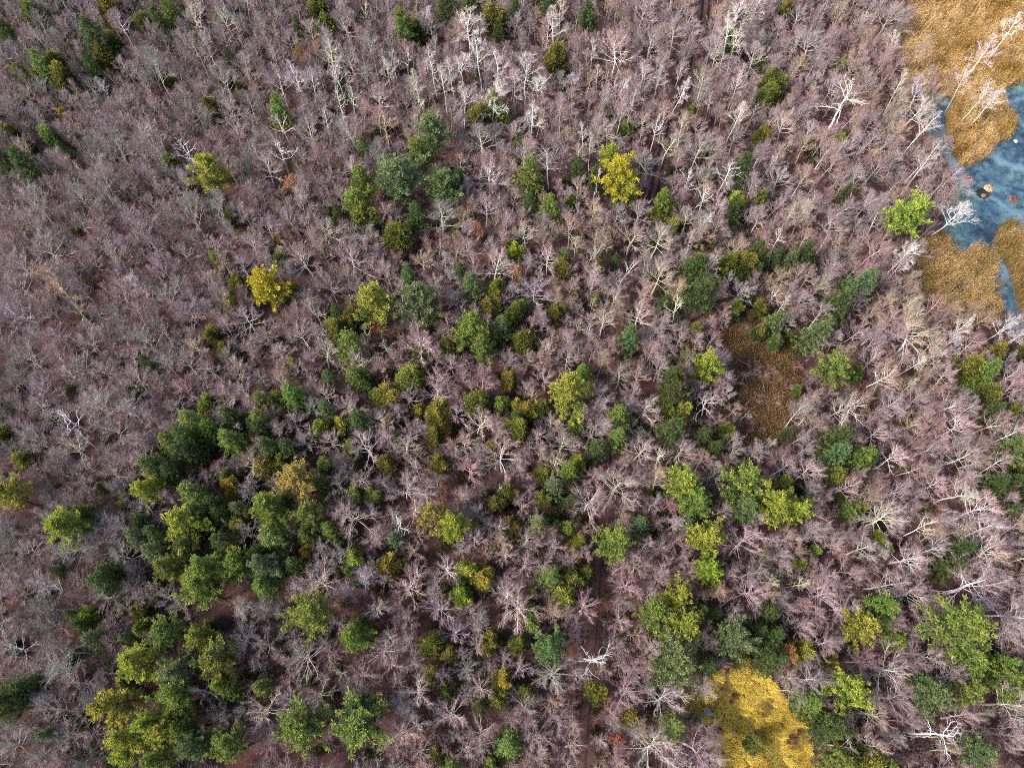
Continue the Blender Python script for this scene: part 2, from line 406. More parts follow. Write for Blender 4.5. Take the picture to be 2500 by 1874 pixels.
def hemlock(seed):
    """layers of drooping feathery boughs; radius about 2.1 m, 11 m tall"""
    R = np.random.default_rng(seed); T, C = MB(), MB(); rr = random.Random(seed); H = 11.0
    tp, _ = path(rr, (0, 0, 0), (0, 0, 1), H, 6, .02, .05); T.tube(tp, np.linspace(.15, .015, 7), 5)
    pc, pd, pf = [], [], []
    for i in range(17):
        f = i / 16; z = H * (.30 + .69 * f); nb = 7; a0 = R.uniform(0, 6.28); rad = 2.15 * (1 - f) ** .8 + .18
        for j in range(nb):
            az = a0 + j * 2 * math.pi / nb + R.normal(0, .2); L = rad * R.uniform(.65, 1.15)
            d = np.array([math.cos(az), math.sin(az), .30]); p0 = np.array([0, 0, z]); bp, bd = path(rr, p0, unit(d), L, 4, .05, -.13)
            C.tube(bp, np.linspace(.03, .008, 5), 3, 0.0)
            nt = max(3, int(L * 5))
            for k in range(nt):
                t = .15 + .85 * (k + R.random()) / nt; x = t * 4; q = int(min(3, x)); c = bp[q] + (bp[q + 1] - bp[q]) * (x - q)
                w = .30 * (1.1 - t) + .07; off = R.normal(0, 1, 3) * [w, w, .05]; pc.append(c + off)
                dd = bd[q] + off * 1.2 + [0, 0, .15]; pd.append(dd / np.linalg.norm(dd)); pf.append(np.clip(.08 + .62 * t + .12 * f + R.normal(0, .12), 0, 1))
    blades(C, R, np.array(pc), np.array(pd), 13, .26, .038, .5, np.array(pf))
    return T, C

def leafy(seed):
    """a bare tree that still holds withered leaves on its fine twigs"""
    T, C = bare(seed, 'round'); R = np.random.default_rng(seed); L = MB()
    V = np.concatenate([v for v in C.v]); fine = np.concatenate(C.a)
    c = V[fine > .9]; c = c[R.random(len(c)) < .34]
    d = R.normal(0, 1, (len(c), 3)); d /= np.linalg.norm(d, axis=1)[:, None]
    blades(L, R, c, d, 1, .19, .075, .4, np.full(len(c), .55)); return T, C, L

def bush(seed, leaf=False):
    R = random.Random(seed); B = MB(); Q0, Q1, QR = [], [], []
    for i in range(9):
        az = R.uniform(0, 6.28); an = R.uniform(.1, .85); d = np.array([math.sin(an) * math.cos(az), math.sin(an) * math.sin(az), math.cos(an)])
        p0 = np.array([R.gauss(0, .18), R.gauss(0, .18), 0]); L = R.uniform(1.1, 2.3); pts, ds = path(R, p0, d, L, 4, .14, .03)
        B.tube(pts, np.linspace(.018, .008, 5), 3, np.linspace(.5, .9, 5).repeat(3))
        for j in range(6):
            t = R.uniform(.25, 1); x = t * 4; k = int(min(3, x)); q = pts[k] + (pts[k + 1] - pts[k]) * (x - k)
            d2 = deviate(ds[k], R.uniform(.3, .9), R.uniform(0, 6.28)); l2 = R.uniform(.35, .8); Q0.append(q); Q1.append(q + d2 * l2); QR.append(.009)
            for w in range(4):
                q3 = q + d2 * l2 * R.uniform(.2, .9); d3 = deviate(d2, R.uniform(.3, .8), R.uniform(0, 6.28)); Q0.append(q3); Q1.append(q3 + d3 * l2 * R.uniform(.35, .7)); QR.append(.0075)
    B.cones(Q0, Q1, QR, 1.0)
    return B

def evergreen_bush(seed):
    R = np.random.default_rng(seed); B = MB(); n = 150
    v = R.normal(0, 1, (n, 3)); v[:, 2] = np.abs(v[:, 2]); v /= np.linalg.norm(v, axis=1)[:, None]; r = R.random(n) ** .4
    c = v * r[:, None] * [.8, .8, 1.1] + [0, 0, .15]; d = v + [0, 0, .4]; d /= np.linalg.norm(d, axis=1)[:, None]
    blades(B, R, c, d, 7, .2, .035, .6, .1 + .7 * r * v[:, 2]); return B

def reeds(seed):
    R = np.random.default_rng(seed); B = MB(); n = 30
    p = np.concatenate([R.normal(0, .32, (n, 2)), np.zeros((n, 1))], axis=1); h = R.uniform(1.5, 3.1, (n, 1))
    e = p + np.concatenate([R.normal(0, .20, (n, 2)), h], axis=1); B.cones(p, e, .022, R.uniform(.3, .62, n))
    k = R.integers(0, n, 40); t = R.uniform(.3, .95, (40, 1)); q = p[k] + (e[k] - p[k]) * t
    B.cones(q, q + np.concatenate([R.normal(0, .22, (40, 2)), R.uniform(.0, .35, (40, 1))], axis=1), .026, R.uniform(.45, .75, 40))
    return B

def tussock(seed):
    R = np.random.default_rng(seed); B = MB(); n = 110
    az = R.uniform(0, 6.28, n); an = R.uniform(.2, 1.3, n); d = np.stack([np.sin(an) * np.cos(az), np.sin(an) * np.sin(az), np.cos(an)], axis=1)
    d[:, 0] += .35; d[:, 1] -= .2
    L = R.uniform(.3, .85, (n, 1)); p = np.concatenate([R.normal(0, .12, (n, 2)), np.zeros((n, 1))], axis=1); B.cones(p, p + d * L, .022, R.uniform(.35, .78, n)); return B

def fern(seed):
    R = np.random.default_rng(seed); B = MB(); n = 46
    c = np.concatenate([R.normal(0, .32, (n, 2)), R.uniform(.05, .5, (n, 1))], axis=1); d = R.normal(0, 1, (n, 3)); d[:, 2] = abs(d[:, 2]) * .5; d /= np.linalg.norm(d, axis=1)[:, None]
    blades(B, R, c, d, 2, .24, .05, .4, R.uniform(.05, 1, n)); return B

# ------------------------------------------------------------------ meshes of each kind
VAR = {}
def build_variants():
    for k, n in (("round", 7), ("vase", 5), ("birch", 5), ("snag", 5)):
        VAR[k] = []
        for i in range(n):
            T, C = bare(100 * len(VAR) + i * 13 + 5, k)
            VAR[k].append([("trunk", T.mesh("trunk", [M_BARK]), 'b'), ("crown", C.mesh("crown", [M_BARK]), 'b')])
    VAR["pine"] = []
    for i in range(6):
        T, B, C = pine(500 + i); VAR["pine"].append([("trunk", T.mesh("trunk", [M_TRUNK]), 't'), ("branches", B.mesh("branches", [M_TRUNK]), 't'), ("crown", C.mesh("crown", [M_LEAF]), 'l')])
    VAR["cedar"] = []
    for i in range(6):
        T, C = cedar(600 + i, slim=(1, .85, 1.1, .95, 1.05, .9)[i], lumpy=(.16, .22, .28, .2, .3, .18)[i]); VAR["cedar"].append([("trunk", T.mesh("trunk", [M_TRUNK]), 't'), ("crown", C.mesh("crown", [M_LEAF]), 'l')])
    VAR["hemlock"] = []
    for i in range(5):
        T, C = hemlock(700 + i); VAR["hemlock"].append([("trunk", T.mesh("trunk", [M_TRUNK]), 't'), ("crown", C.mesh("crown", [M_LEAF]), 'l')])
    VAR["leafy"] = []
    for i in range(2):
        T, C, L = leafy(800 + i); VAR["leafy"].append([("trunk", T.mesh("trunk", [M_BARK]), 'b'), ("crown", C.mesh("crown", [M_BARK]), 'b'), ("foliage", L.mesh("foliage", [M_LEAF]), 'l')])
build_variants()
RAD = {}
for _k, _v in VAR.items():
    for _parts in _v:
        co = np.empty(len(_parts[-1][1].vertices) * 3, np.float32); _parts[-1][1].vertices.foreach_get("co", co); co = co.reshape(-1, 3)
        RAD[_parts[-1][1].name] = float(np.percentile(np.hypot(co[:, 0], co[:, 1]), 93))
    print(_k, [round(RAD[p[-1][1].name], 2) for p in _v], [len(p[-1][1].polygons) for p in _v])
BASE = dict(round=(3.0, 9.6), vase=(2.7, 10.5), birch=(1.8, 11.5), snag=(2.6, 10.0), pine=(2.75, 13.0), cedar=(1.5, 8.0), hemlock=(2.1, 11.0), leafy=(2.75, 12.0))
NAME = dict(round="bare_tree", vase="bare_tree", birch="birch_tree", snag="dead_tree", pine="pine_tree", cedar="cedar_tree", hemlock="hemlock_tree", leafy="leafy_tree")
CATG = dict(round="bare tree", vase="bare tree", birch="birch", snag="dead tree", pine="pine", cedar="cedar", hemlock="hemlock", leafy="leafy tree")
GROUP = dict(bare_tree="bare grey trees of the wood", birch_tree="pale thin birches", dead_tree="white dead trees", pine_tree="pines scattered among the bare trees",
             cedar_tree="small dense cedars", hemlock_tree="dark feathery hemlocks", leafy_tree="trees still holding withered leaves")
# ------------------------------------------------------------------ where each plant stands (crown centres seen in the photograph, stood up on the ground)
TILES = {
(0, 0): "Co310,130,75 Cd20,240,60 Co950,110,70 Co1100,20,70 Cg1450,90,70 Cd1380,190,70 Co1240,230,60 Co1240,110,30 Cd850,350,105 Co910,500,75 Co990,400,55 Cd790,570,65 Co830,660,35 Cg370,590,75 Co490,570,70 Co200,650,55 Co320,700,50 Co550,710,75 Cd1990,520,45 Cg1700,370,45 Co1815,940,55 Ck570,1000,35 Co100,1150,55 Cg460,1210,55 Co270,1270,35 Cd30,1370,70 Cd220,1420,90 Cd580,1320,45 Cy1480,1420,50 Py1790,1450,140 Rc1680,130,130 Rc1970,180,110 Vg1360,620,130 Rw1040,220,100 Vc1400,1180,150 Dw1600,1290,110 Rg2010,960,110 Rg1960,680,120 Vg1000,1270,110 Vg870,1560,140 Rm800,930,80 Vg1700,470,120",
(1, 0): "Co540,110,75 Co600,250,70 Cd380,250,40 Pg1290,180,80 Co1390,290,50 Cd1640,40,80 Cd1840,60,70 Co2060,180,80 Cd2080,300,60 Co590,360,30 Cd740,700,45 Pb1520,1110,125 Co1930,1040,75 Cg2060,930,80 Cd2180,1060,40 Pg1400,1310,105 Cb350,1450,35 Pb1250,1510,175 Pg910,1580,110 Pb1560,1590,125 Cd1740,1570,70 Cg200,970,80 Cb940,1290,60 Rc780,220,130 Bw1820,230,120 Bw1410,120,60 Bc600,540,110 Bw700,640,80 Bw350,650,90 Bw440,680,80 Rg200,720,130 Rc830,560,120 Bw1120,590,60 Bw1180,520,50 Dw1280,520,60 Bw1530,580,80 Bw1430,760,100 Rw1060,850,130 Rt1110,1080,130 Dw700,860,80 Dw820,870,80 Dw1390,930,70 Bw1760,540,110 Bw1700,640,80 Bw1930,470,100 Bw2080,530,100 Bw1620,720,80 Bw1770,830,90 Bw2100,770,80 Bw2050,900,100 Dw250,1100,100 Rc440,1130,110 Dw200,1290,110 Bw560,1010,80 Dw740,1000,60 Vg870,1180,120 Rc1950,1230,140 Rw2010,1500,140 Rw830,1450,110 Rw90,1470,110 Oo290,1560,100 Rg1000,430,110 Dc910,100,50 Ok370,450,45",
(2, 0): "Cd30,120,60 Cd330,30,80 Cd660,170,80 Co610,310,40 Co390,530,80 Pk910,1490,150 Py840,1350,80 Cg140,1520,100 Cd720,1540,60 Cg970,1130,50 Co1520,1010,55 Cg1880,380,60 Cd2160,500,50 Cg2170,840,60 Cd2000,1450,90 Co2140,1180,50 Cd560,1470,60 Cd60,1240,50 Rw310,230,90 Bw400,230,100 Rw900,430,160 Bw700,460,60 Bw750,620,50 Bw1130,600,70 Rm1120,110,110 Rc1400,300,120 Rg1200,380,130 Rm1540,280,110 Bw120,580,110 Bw220,700,90 Bw30,720,90 Dw850,720,100 Bw920,740,60 Dw1010,950,60 Bw1400,780,90 Rw1650,690,90 Bw1960,70,80 Bw2100,70,80 Bw1900,250,100 Bw1950,350,80 Bw1940,730,60 Rg2080,500,120 Rg1780,450,110 Rw350,960,60 Bw180,1030,80 Bw80,1090,60 Rc850,1110,110 Rc1140,1050,90 Dw1240,1120,90 Rc1340,1230,100 Vc450,1200,80 Bw630,1170,50 Rc580,1300,90 Bw690,1300,70 Vw120,1350,110 Dw330,1430,120 Dw720,1560,90 Rg1190,1420,130 Rg1600,1330,140 Bw1950,960,80 Dw2070,970,50 Dw1520,1540,90 Dw1840,1480,105 Vc1860,1570,60 Rt830,80,90 Rp1620,1090,90 Bc430,80,60 Bw1270,640,50",
(3, 0): "Co150,120,50 Co50,740,85 Co20,830,65 Cy590,1250,55 Cy610,570,25 Rg1040,120,130 Rg370,350,130 Dw640,900,170 Rw160,1080,110 Rw90,1380,70 Bw2100,240,90 Bw1880,430,90 Rw1250,950,110 Bw1330,760,80 Bw1140,760,60 Bw1350,1070,90 Bw1360,1400,110 Bw1720,700,70 Bw1850,800,80 Bw1930,850,70 Bw1110,340,60 Rg120,1530,110 Rm900,1060,100 Rm560,720,100",
(0, 1): "Co1010,155,28 Co1990,230,55 Cd1850,90,50 Cd1420,400,20 Cg1900,590,60 Co2060,790,60 Cy2000,960,50 Cd1290,1480,60 Co1830,1240,55 Co1960,1370,60 Vc670,50,110 Vc930,60,100 Vg310,120,110 Rg400,480,140 Vg620,650,120 Vt480,800,140 Rg170,620,130 Rg160,780,120 Vg200,1040,150 Vm1150,300,130 Vm1650,200,130 Vc1250,1270,100 Vc1290,1430,80 Rg660,1020,110 Rm1400,1220,80 Rm1600,1460,120 Rg250,1420,140 Rm700,1480,110 Rm1830,1500,110 Rw2130,1100,120 Rm2080,640,90 Rc1950,880,80 Vm1370,640,100 Vm1320,450,100 Rm1650,1050,110 Rm900,1560,90 Rm1460,920,110 Rg2060,1570,90 Rc1580,520,80 Vg1890,130,100",
(1, 1): "Pg870,60,100 Co920,240,95 Co1220,390,95 Cd1370,240,85 Co240,610,55 Cg130,600,35 Pk70,820,140 Ck330,850,50 Co200,440,40 Cg600,470,50 Cd700,200,50 Py1060,920,150 Pb1400,930,155 Cb1290,710,60 Cb1880,800,90 Co2080,840,70 Co2030,980,70 Cd690,1050,55 Co820,1080,75 Pg1890,1160,130 Pg1950,1370,85 Co2050,1290,50 Co1660,1360,75 Cg800,1290,105 Co690,1190,75 Cd880,1310,45 Cg830,1560,70 Cg920,1620,60 Cg1430,1400,60 Co330,1530,60 Cb620,1610,60 Cy1310,1610,90 Co2170,1620,60 Cb2100,1170,80 Cb1760,670,40 Co2180,500,50 Rm110,330,120 Rw320,230,80 Rc640,330,130 Rw430,570,140 Rw830,560,140 Rc1590,210,150 Rm1980,140,110 Rw1860,470,110 Rp2120,380,90 Rw2040,650,120 Oo1930,310,60 Rp1050,220,110 Rw530,1040,100 Rw370,1200,110 Rc570,1400,110 Rw1360,1350,155 Rc930,1450,100 Dc930,1210,70 Dc1130,1330,80 Rm960,1340,70 Or1060,1150,75 Rm1300,1090,90 Rg430,1540,100 Rm1680,1470,80 Rw1530,1600,100 Rp1790,1570,90 Rp1980,1590,110 Rc1200,1490,80 Rm1750,910,80 Rg1690,740,90 Rm650,820,110 Rm60,620,80 Rw40,1600,60 Rm1640,1100,80",
(2, 1): "Cg320,140,80 Cd140,110,60 Co510,100,45 Cy960,30,80 Cg1310,110,80 Co1250,250,35 Cy1390,300,40 Cy1930,90,60 Cd1920,180,70 Cg2150,60,50 Cb800,440,60 Cy30,530,60 Cb440,560,60 Cd910,580,35 Co740,640,50 Co420,680,60 Pd1530,640,110 Cd1510,790,60 Pd1630,900,120 Cg1730,800,45 Cd1320,950,50 Co1870,640,80 Co2000,660,80 Cd2110,530,70 Cd2100,690,50 Cb2180,590,40 Co540,920,45 Cg710,930,35 Co390,1030,60 Co30,1060,70 Cg90,1000,50 Co105,1290,85 Cb1010,1250,80 Co1580,1200,50 Co2140,1000,50 Co1930,990,50 Co2110,1210,50 Cg1510,1450,60 Py1680,1500,105 Pd1400,1610,110 Cg620,1560,70 Co1460,1350,35 Rw120,350,110 Rp500,320,120 Rc700,170,80 Rw880,200,80 Rm1100,180,110 Rc1030,370,120 Rc1240,420,130 Vc720,440,80 Rw310,560,110 Rm200,850,130 Rc680,700,70 Rc1250,740,130 Rc490,800,80 Rm680,820,80 Rw1100,1040,120 Dc1440,1000,120 Dw960,660,90 Dw670,1190,45 Rw790,1100,100 Rm280,1130,80 Rg480,1440,110 Rw310,1350,80 Rw1550,1590,80 Rg1460,1470,80 Rc930,1590,90 Rc1110,1570,80 Rm1270,1510,100 Bw1730,610,70 Bw1620,250,60 Dw1660,40,90 Rg1790,170,90 Rg1500,230,90 Rt1640,350,80 Rc1920,460,80 Rg1780,300,80 Vw2130,200,80 Oo60,700,60 Rm690,1350,80 Bw1850,780,50 Rg880,750,90 Rw580,190,50 Rm1460,1270,90 Rg150,1130,60",
(3, 1): "Py1240,170,145 Cd320,540,80 Cd60,570,60 Cb200,590,60 Cb800,790,110 Cb660,800,40 Cd590,960,100 Cb50,1110,70 Cb400,1230,100 Co520,1120,40 Cg60,1300,45 Pg590,1470,130 Co1950,1400,70 Co2170,1370,40 Cg1560,1470,30 Co1740,1560,80 Cg1870,1560,90 Cg760,1570,50 Cd670,30,50 Rm400,130,90 Bw1600,150,130 Rw150,210,90 Rm570,300,120 Rm600,130,100 Rm860,80,110 Rm930,260,110 Dw80,430,80 Rp910,490,110 Bw1180,530,90 Rw1300,1210,180 Rm1080,1200,110 Rw60,880,80 Bw140,950,40 Rc350,720,80 Rc440,790,80 Rg430,1080,90 Rg480,1270,90 Rp780,1000,90 Rw900,1450,80 Rw980,1560,110 Bw1680,1130,70 Bw2060,1140,80 Bw2160,1220,50 Rp1740,1330,110 Rt1420,1000,110 Bc1180,920,60 Rm740,1180,110 Rm1560,1590,110 Rg2100,1570,110 Rt1840,1080,90 Rm1130,640,90",
(0, 2): "Cg1790,180,60 Cg1650,330,100 Cg1440,500,70 Cd1640,480,110 Cd1560,580,90 Cg1820,400,80 Cd1980,270,80 Cg2010,470,90 Cd2180,340,50 Co2190,470,50 Co80,430,60 Co250,670,70 Py60,930,120 Py560,1160,145 Cd750,1090,80 Co900,880,40 Co530,890,30 Py1290,890,100 Cd1350,700,110 Cd1480,760,80 Cd1680,620,80 Cg1680,940,100 Cd1840,1040,80 Cg1890,1100,70 Cg1960,800,60 Ck1980,870,60 Co1080,1010,50 Cd1200,1190,70 Py1590,1210,140 Cd1380,1290,90 Cg1270,1180,60 Cb1200,1320,80 Cd1700,1130,90 Ck2070,1220,60 Cd1900,1370,90 Ck2040,1390,60 Cb2060,1060,70 Cg2160,1110,50 Pg1430,1570,110 Pg1790,1560,140 Pg2050,1580,120 Cd930,1590,80 Cd520,1610,60 Cb1350,1430,90 Cd1600,1400,90 Dw620,290,130 Dw700,470,80 Vc880,150,140 Rg980,380,140 Rc650,560,130 Vc330,500,90 Rw1250,680,120 Dw1450,640,60 Rm2100,70,100 Rc1970,230,120 Rw2150,680,130 Rg1500,960,80 Rc1230,1050,110 Vm1060,1260,110 Rc1210,1250,60 Rg640,1430,140 Rm1080,1470,110 Vc430,1000,60 Dw1940,1210,50 Dw2160,960,70 Rg1000,920,60 Rg80,1250,100 Rg1510,190,90 Rm380,40,100",
(1, 2): "Cg330,100,90 Cg80,150,70 Cg190,140,60 Cg40,300,80 Cd20,390,70 Cd130,540,90 Cd280,560,80 Ck90,710,80 Cg230,680,60 Pz360,800,145 Cy560,370,60 Cy745,345,50 Cd880,320,80 Ck1130,100,80 Cg1040,100,50 Cb600,200,60 Cg610,710,60 Cd560,860,70 Pg110,1070,130 Cd270,1010,60 Pg500,1110,125 Cg620,1230,70 Cg440,1290,70 Cg160,1300,120 Cd60,1430,80 Pb120,1560,120 Cg320,1560,70 Co1140,670,65 Cg870,960,60 Cg1010,970,60 Ck1555,220,85 Ck1390,230,45 Ck1620,370,60 Co1545,450,65 Co1590,680,70 Ck2010,550,50 Pz1530,1130,105 Py1690,1200,120 Co2070,1040,60 Co2170,920,60 Cy830,1500,70 Cg830,1590,60 Ck1150,1540,80 Ck430,1450,50 Co1300,1540,50 Cy1820,1610,80 Ck1940,1640,70 Cb1210,1330,60 Co1170,340,50 Cg2100,170,60 Co1890,150,90 Co2190,370,60 Co830,560,60 Rw590,80,100 Rc820,180,120 Rg470,210,80 Rc1060,310,110 Rg430,510,110 Rw660,490,90 Rw960,570,140 Rw940,780,110 Rm1260,900,150 Rw1370,1040,100 Rc890,1150,165 Rw1890,340,120 Rw2120,650,155 Dw2100,880,40 Rc1770,990,80 Dw1220,1240,110 Rc770,1410,110 Rm720,880,90 Rm1430,370,80 Rc1290,560,110 Rw1280,400,90 Rp1330,690,60 Rp1850,740,120 Or1610,870,55 Rw2110,1230,100 Rm1900,1320,110 Rm1740,1410,70 Rw1620,1560,120 Rw1380,1610,100 Rt1000,1560,70 Rg560,1600,110 Rc1330,90,100 Rw1540,50,110 Rp1950,30,120 Rw2150,1480,80 Rg150,280,80 Dw340,1280,60 Rw980,1620,70",
(2, 2): "Py510,80,150 Ck130,200,70 Ck30,170,50 Co260,200,60 Co40,420,80 Cd60,300,60 Cg540,380,60 Cg930,270,90 Cg920,440,80 Cd730,570,70 Pd1390,90,105 Co1340,170,80 Cy1460,230,70 Cd1380,400,110 Cy560,680,60 Cg480,750,70 Co250,750,50 Cb370,880,80 Cd520,1010,60 Co280,970,60 Cg230,1180,70 Cg380,1190,30 Cg470,1220,60 Cd1650,420,70 Co1850,400,60 Cd1740,540,60 Co550,1380,60 Ck540,1470,50 Pg880,1400,135 Cd1070,1320,50 Py1500,840,130 Pg1590,1000,125 Cb1500,1190,70 Py1690,1320,130 Py1720,1570,105 Pg2040,830,160 Pb1990,1080,105 Cg1960,690,40 Cg330,1640,90 Cy480,1640,50 Co620,1610,50 Cb1110,1210,70 Co10,940,40 Co10,1200,60 Rc1160,180,110 Dw1700,180,110 Rw1590,40,80 Rm790,390,80 Rc410,520,110 Rw150,520,50 Rw350,680,100 Rc1090,560,110 Rm1440,580,120 Dw1290,640,110 Rg1750,760,100 Rw650,1010,155 Rc900,870,190 Rp1220,1020,90 Rp1350,1020,90 Rg1790,1060,100 Rm1360,1200,80 Rm1430,1340,100 Rp700,770,90 Rw250,1220,80 Rw100,1330,100 Rw210,1400,80 Rm270,1560,100 Rp380,1400,90 Rp650,1420,90 Rw530,1540,60 Rm1110,1420,90 Rm1070,1570,110 Rp1320,1570,110 Rm1510,1520,90 Rp900,1590,90 Rm1970,1400,150 Rg2050,1620,100 Rg1940,540,90 Rw1850,90,60 Rg1890,470,60 Rm2100,1200,70 Rp90,1060,90 Rm220,430,100 Rg570,290,80",
(3, 2): "Py40,1010,145 Co150,870,70 Py270,1040,105 Cd200,1140,60 Co560,800,70 Cd590,480,110 Cb600,600,90 Cg250,50,30 Cd170,410,45 Cg800,600,80 Co780,1050,50 Cg690,1090,60 Co930,1330,60 Cg1010,1420,45 Cy270,1540,40 Cg400,1430,40 Cd860,670,60 Co1870,80,70 Cd1920,210,60 Co2070,220,60 Pb2130,520,110 Cd2040,580,80 Co2170,730,50 Cd1940,880,100 Cd2060,850,80 Cd2040,1080,70 Cd1600,1430,100 Cd1530,1570,90 Co2190,960,40 Rc620,180,110 Dw770,230,120 Rm1060,120,110 Rp1320,130,130 Rw1560,160,110 Rw1720,210,90 Rw1640,350,130 Rw930,400,100 Rp1080,420,90 Rw1080,620,120 Rp1240,700,100 Rw2060,420,110 Rm1640,610,150 Rw1980,690,120 Rw1850,500,60 Rm1420,850,110 Bw1680,900,110 Rw1800,1080,180 Rw1870,1240,160 Rw1870,1460,180 Rm1090,920,140 Rc980,1140,170 Dw1310,1240,110 Rw1200,1480,150 Rw1420,1420,120 Rw120,700,110 Rw330,740,120 Rm310,560,100 Rp420,1110,110 Rm650,870,100 Rg390,930,100 Rm830,950,90 Rw280,430,50 Rm2080,60,110 Rp660,1570,130 Rm240,270,90 Rt540,1340,90 Rc740,480,80 Rm160,1580,80 Rc1930,320,100 Rw1700,1600,90",
(0, 3): "Pg1760,140,150 Cd900,60,100 Cd680,350,70 Cy785,340,60 Co1230,320,60 Co1250,440,70 Cd700,440,50 Pg1440,500,115 Py1730,500,95 Pb1510,770,135 Py1110,830,155 Py960,1070,140 Pg1880,760,145 Cg1990,1000,80 Py1900,930,70 Pg1460,1100,140 Py1250,1260,130 Py1100,1400,130 Cy1080,1540,70 Py1410,1350,125 Pg1560,1330,100 Pg1370,1590,90 Pb1680,1500,120 Pg1950,1500,130 Pd90,1130,140 Cd230,980,110 Cb810,550,80 Cb1110,530,50 Cb430,1370,60 Cg1560,980,60 Vw450,90,110 Vc560,640,130 Vc470,800,150 Rc720,920,120 Vc440,270,60 Rw180,620,110 Rc950,180,110 Rg1460,180,90 Rc1100,290,80 Rc980,560,90 Vw500,1180,130 Dw1790,1030,120 Rm1940,1210,90 Rg2050,560,130 Rg200,1320,90 Rg60,1480,130 Rg520,450,90 Rg800,1600,90",
(1, 3): "Cg90,70,90 Cg840,20,40 Pg460,320,170 Pg880,560,105 Cd890,400,70 Co1020,470,40 Cy1770,170,75 Cd1760,60,60 Ck1940,60,80 Co1510,610,90 Co1660,660,60 Co1520,870,65 Co1635,1000,55 Co2020,560,75 Co1980,650,50 Ck2120,880,70 Co2075,1060,70 Cd1950,1120,60 Pg380,1350,190 Pg840,1280,205 Pb900,1080,95 Cg1670,1620,70 Co1550,1540,60 Cg2170,1450,100 Cg2040,1640,60 Cg60,960,70 Rw620,80,170 Rw920,80,90 Rc1060,270,110 Rw710,420,110 Rw1160,500,110 Rw1090,640,110 Rm1580,290,120 Rm1520,160,80 Rw1320,80,130 Rw1690,500,100 Rw1890,610,100 Rc70,560,130 Rc430,740,160 Rc550,990,120 Rw270,1060,90 Rc80,1140,150 Rw1200,800,110 Rc1380,1010,150 Rw1250,1330,135 Rw1390,1290,110 Rc1690,1200,130 Rm1930,1340,130 Rw1950,1470,110 Rc1930,960,110 Dc730,860,70 Rg960,970,80 Rw2140,170,130 Rm1350,640,80 Rc1770,720,50 Dc1060,1600,50 Rm1830,300,80 Rp1330,370,90",
(2, 3): "Cg185,25,30 Cg290,20,30 Cy340,35,20 Cy260,120,47 Pb190,360,72 Co420,580,45 Ck580,710,40 Cg790,760,58 Py820,100,62 Pg700,195,80 Py840,240,80 Pb820,460,110 Pb1100,305,82 Cd1240,410,55 Cd1235,280,45 Cd1250,190,50 Cg940,190,30 Cd1000,180,30 Co1120,405,35 Cd960,445,45 Co30,350,40 Cg90,240,35 Co70,580,35 Co1195,840,36 Cg10,820,40 Cy990,5,40 Rw40,140,100 Rw350,160,75 Dw380,400,95 Rc230,480,95 Rm540,200,65 Rp590,280,60 Rm720,360,80 Rm960,310,75 Rp580,580,85 Rm740,640,95 Rw310,750,50 Rc690,880,115 Rm890,840,85 Rg150,770,80 Rp480,650,60 Rm1180,60,95 Rg1100,180,60 Rp550,30,80 Rm740,20,60 Rc140,900,60 Rg50,640,70 Rw60,470,50 Rm640,400,50 Rm520,360,50 Rm650,745,50 Ox540,820,45",
(3, 3): "Pg560,150,68 Py470,240,78 Py420,540,88 Pg990,270,130 Pg1010,440,62 Pg1200,530,72 Pb810,600,84 Cb740,530,50 Pg990,590,62 Cy620,320,38 Cd285,740,68 Cg215,620,55 Ok100,370,65 Cy160,380,42 Cd30,290,50 Cd20,420,50 Cd20,370,40 Pb1050,870,66 Cg350,920,70 Cy480,930,70 Cg580,930,60 Cg10,180,30 Co300,420,30 Cd400,770,30 Cg1150,450,50 Rw720,80,100 Rw1000,60,150 Rw1190,180,110 Rw600,240,50 Rw600,440,105 Rm240,520,100 Rm240,330,70 Rm270,100,100 Rm380,150,70 Rc530,680,90 Rw510,840,90 Dw370,850,50 Dw820,790,105 Rg1200,640,110 Rm900,500,80 Rm640,600,90 Rm960,710,70 Rp370,680,60 Rm830,270,80 Rm1180,780,80 Rm70,170,70 Rm760,370,80 Rm330,40,80 Rm560,40,80 Rg1200,300,90",
}
EVG = dict(y=(.185, .225, .050), g=(.118, .168, .052), b=(.092, .142, .074), k=(.205, .185, .045), o=(.118, .126, .036), d=(.056, .086, .034), z=(.21, .20, .08))
EVW = dict(y="yellow green", g="green", b="blue green", k="golden", o="olive", d="dark green", z="golden olive")
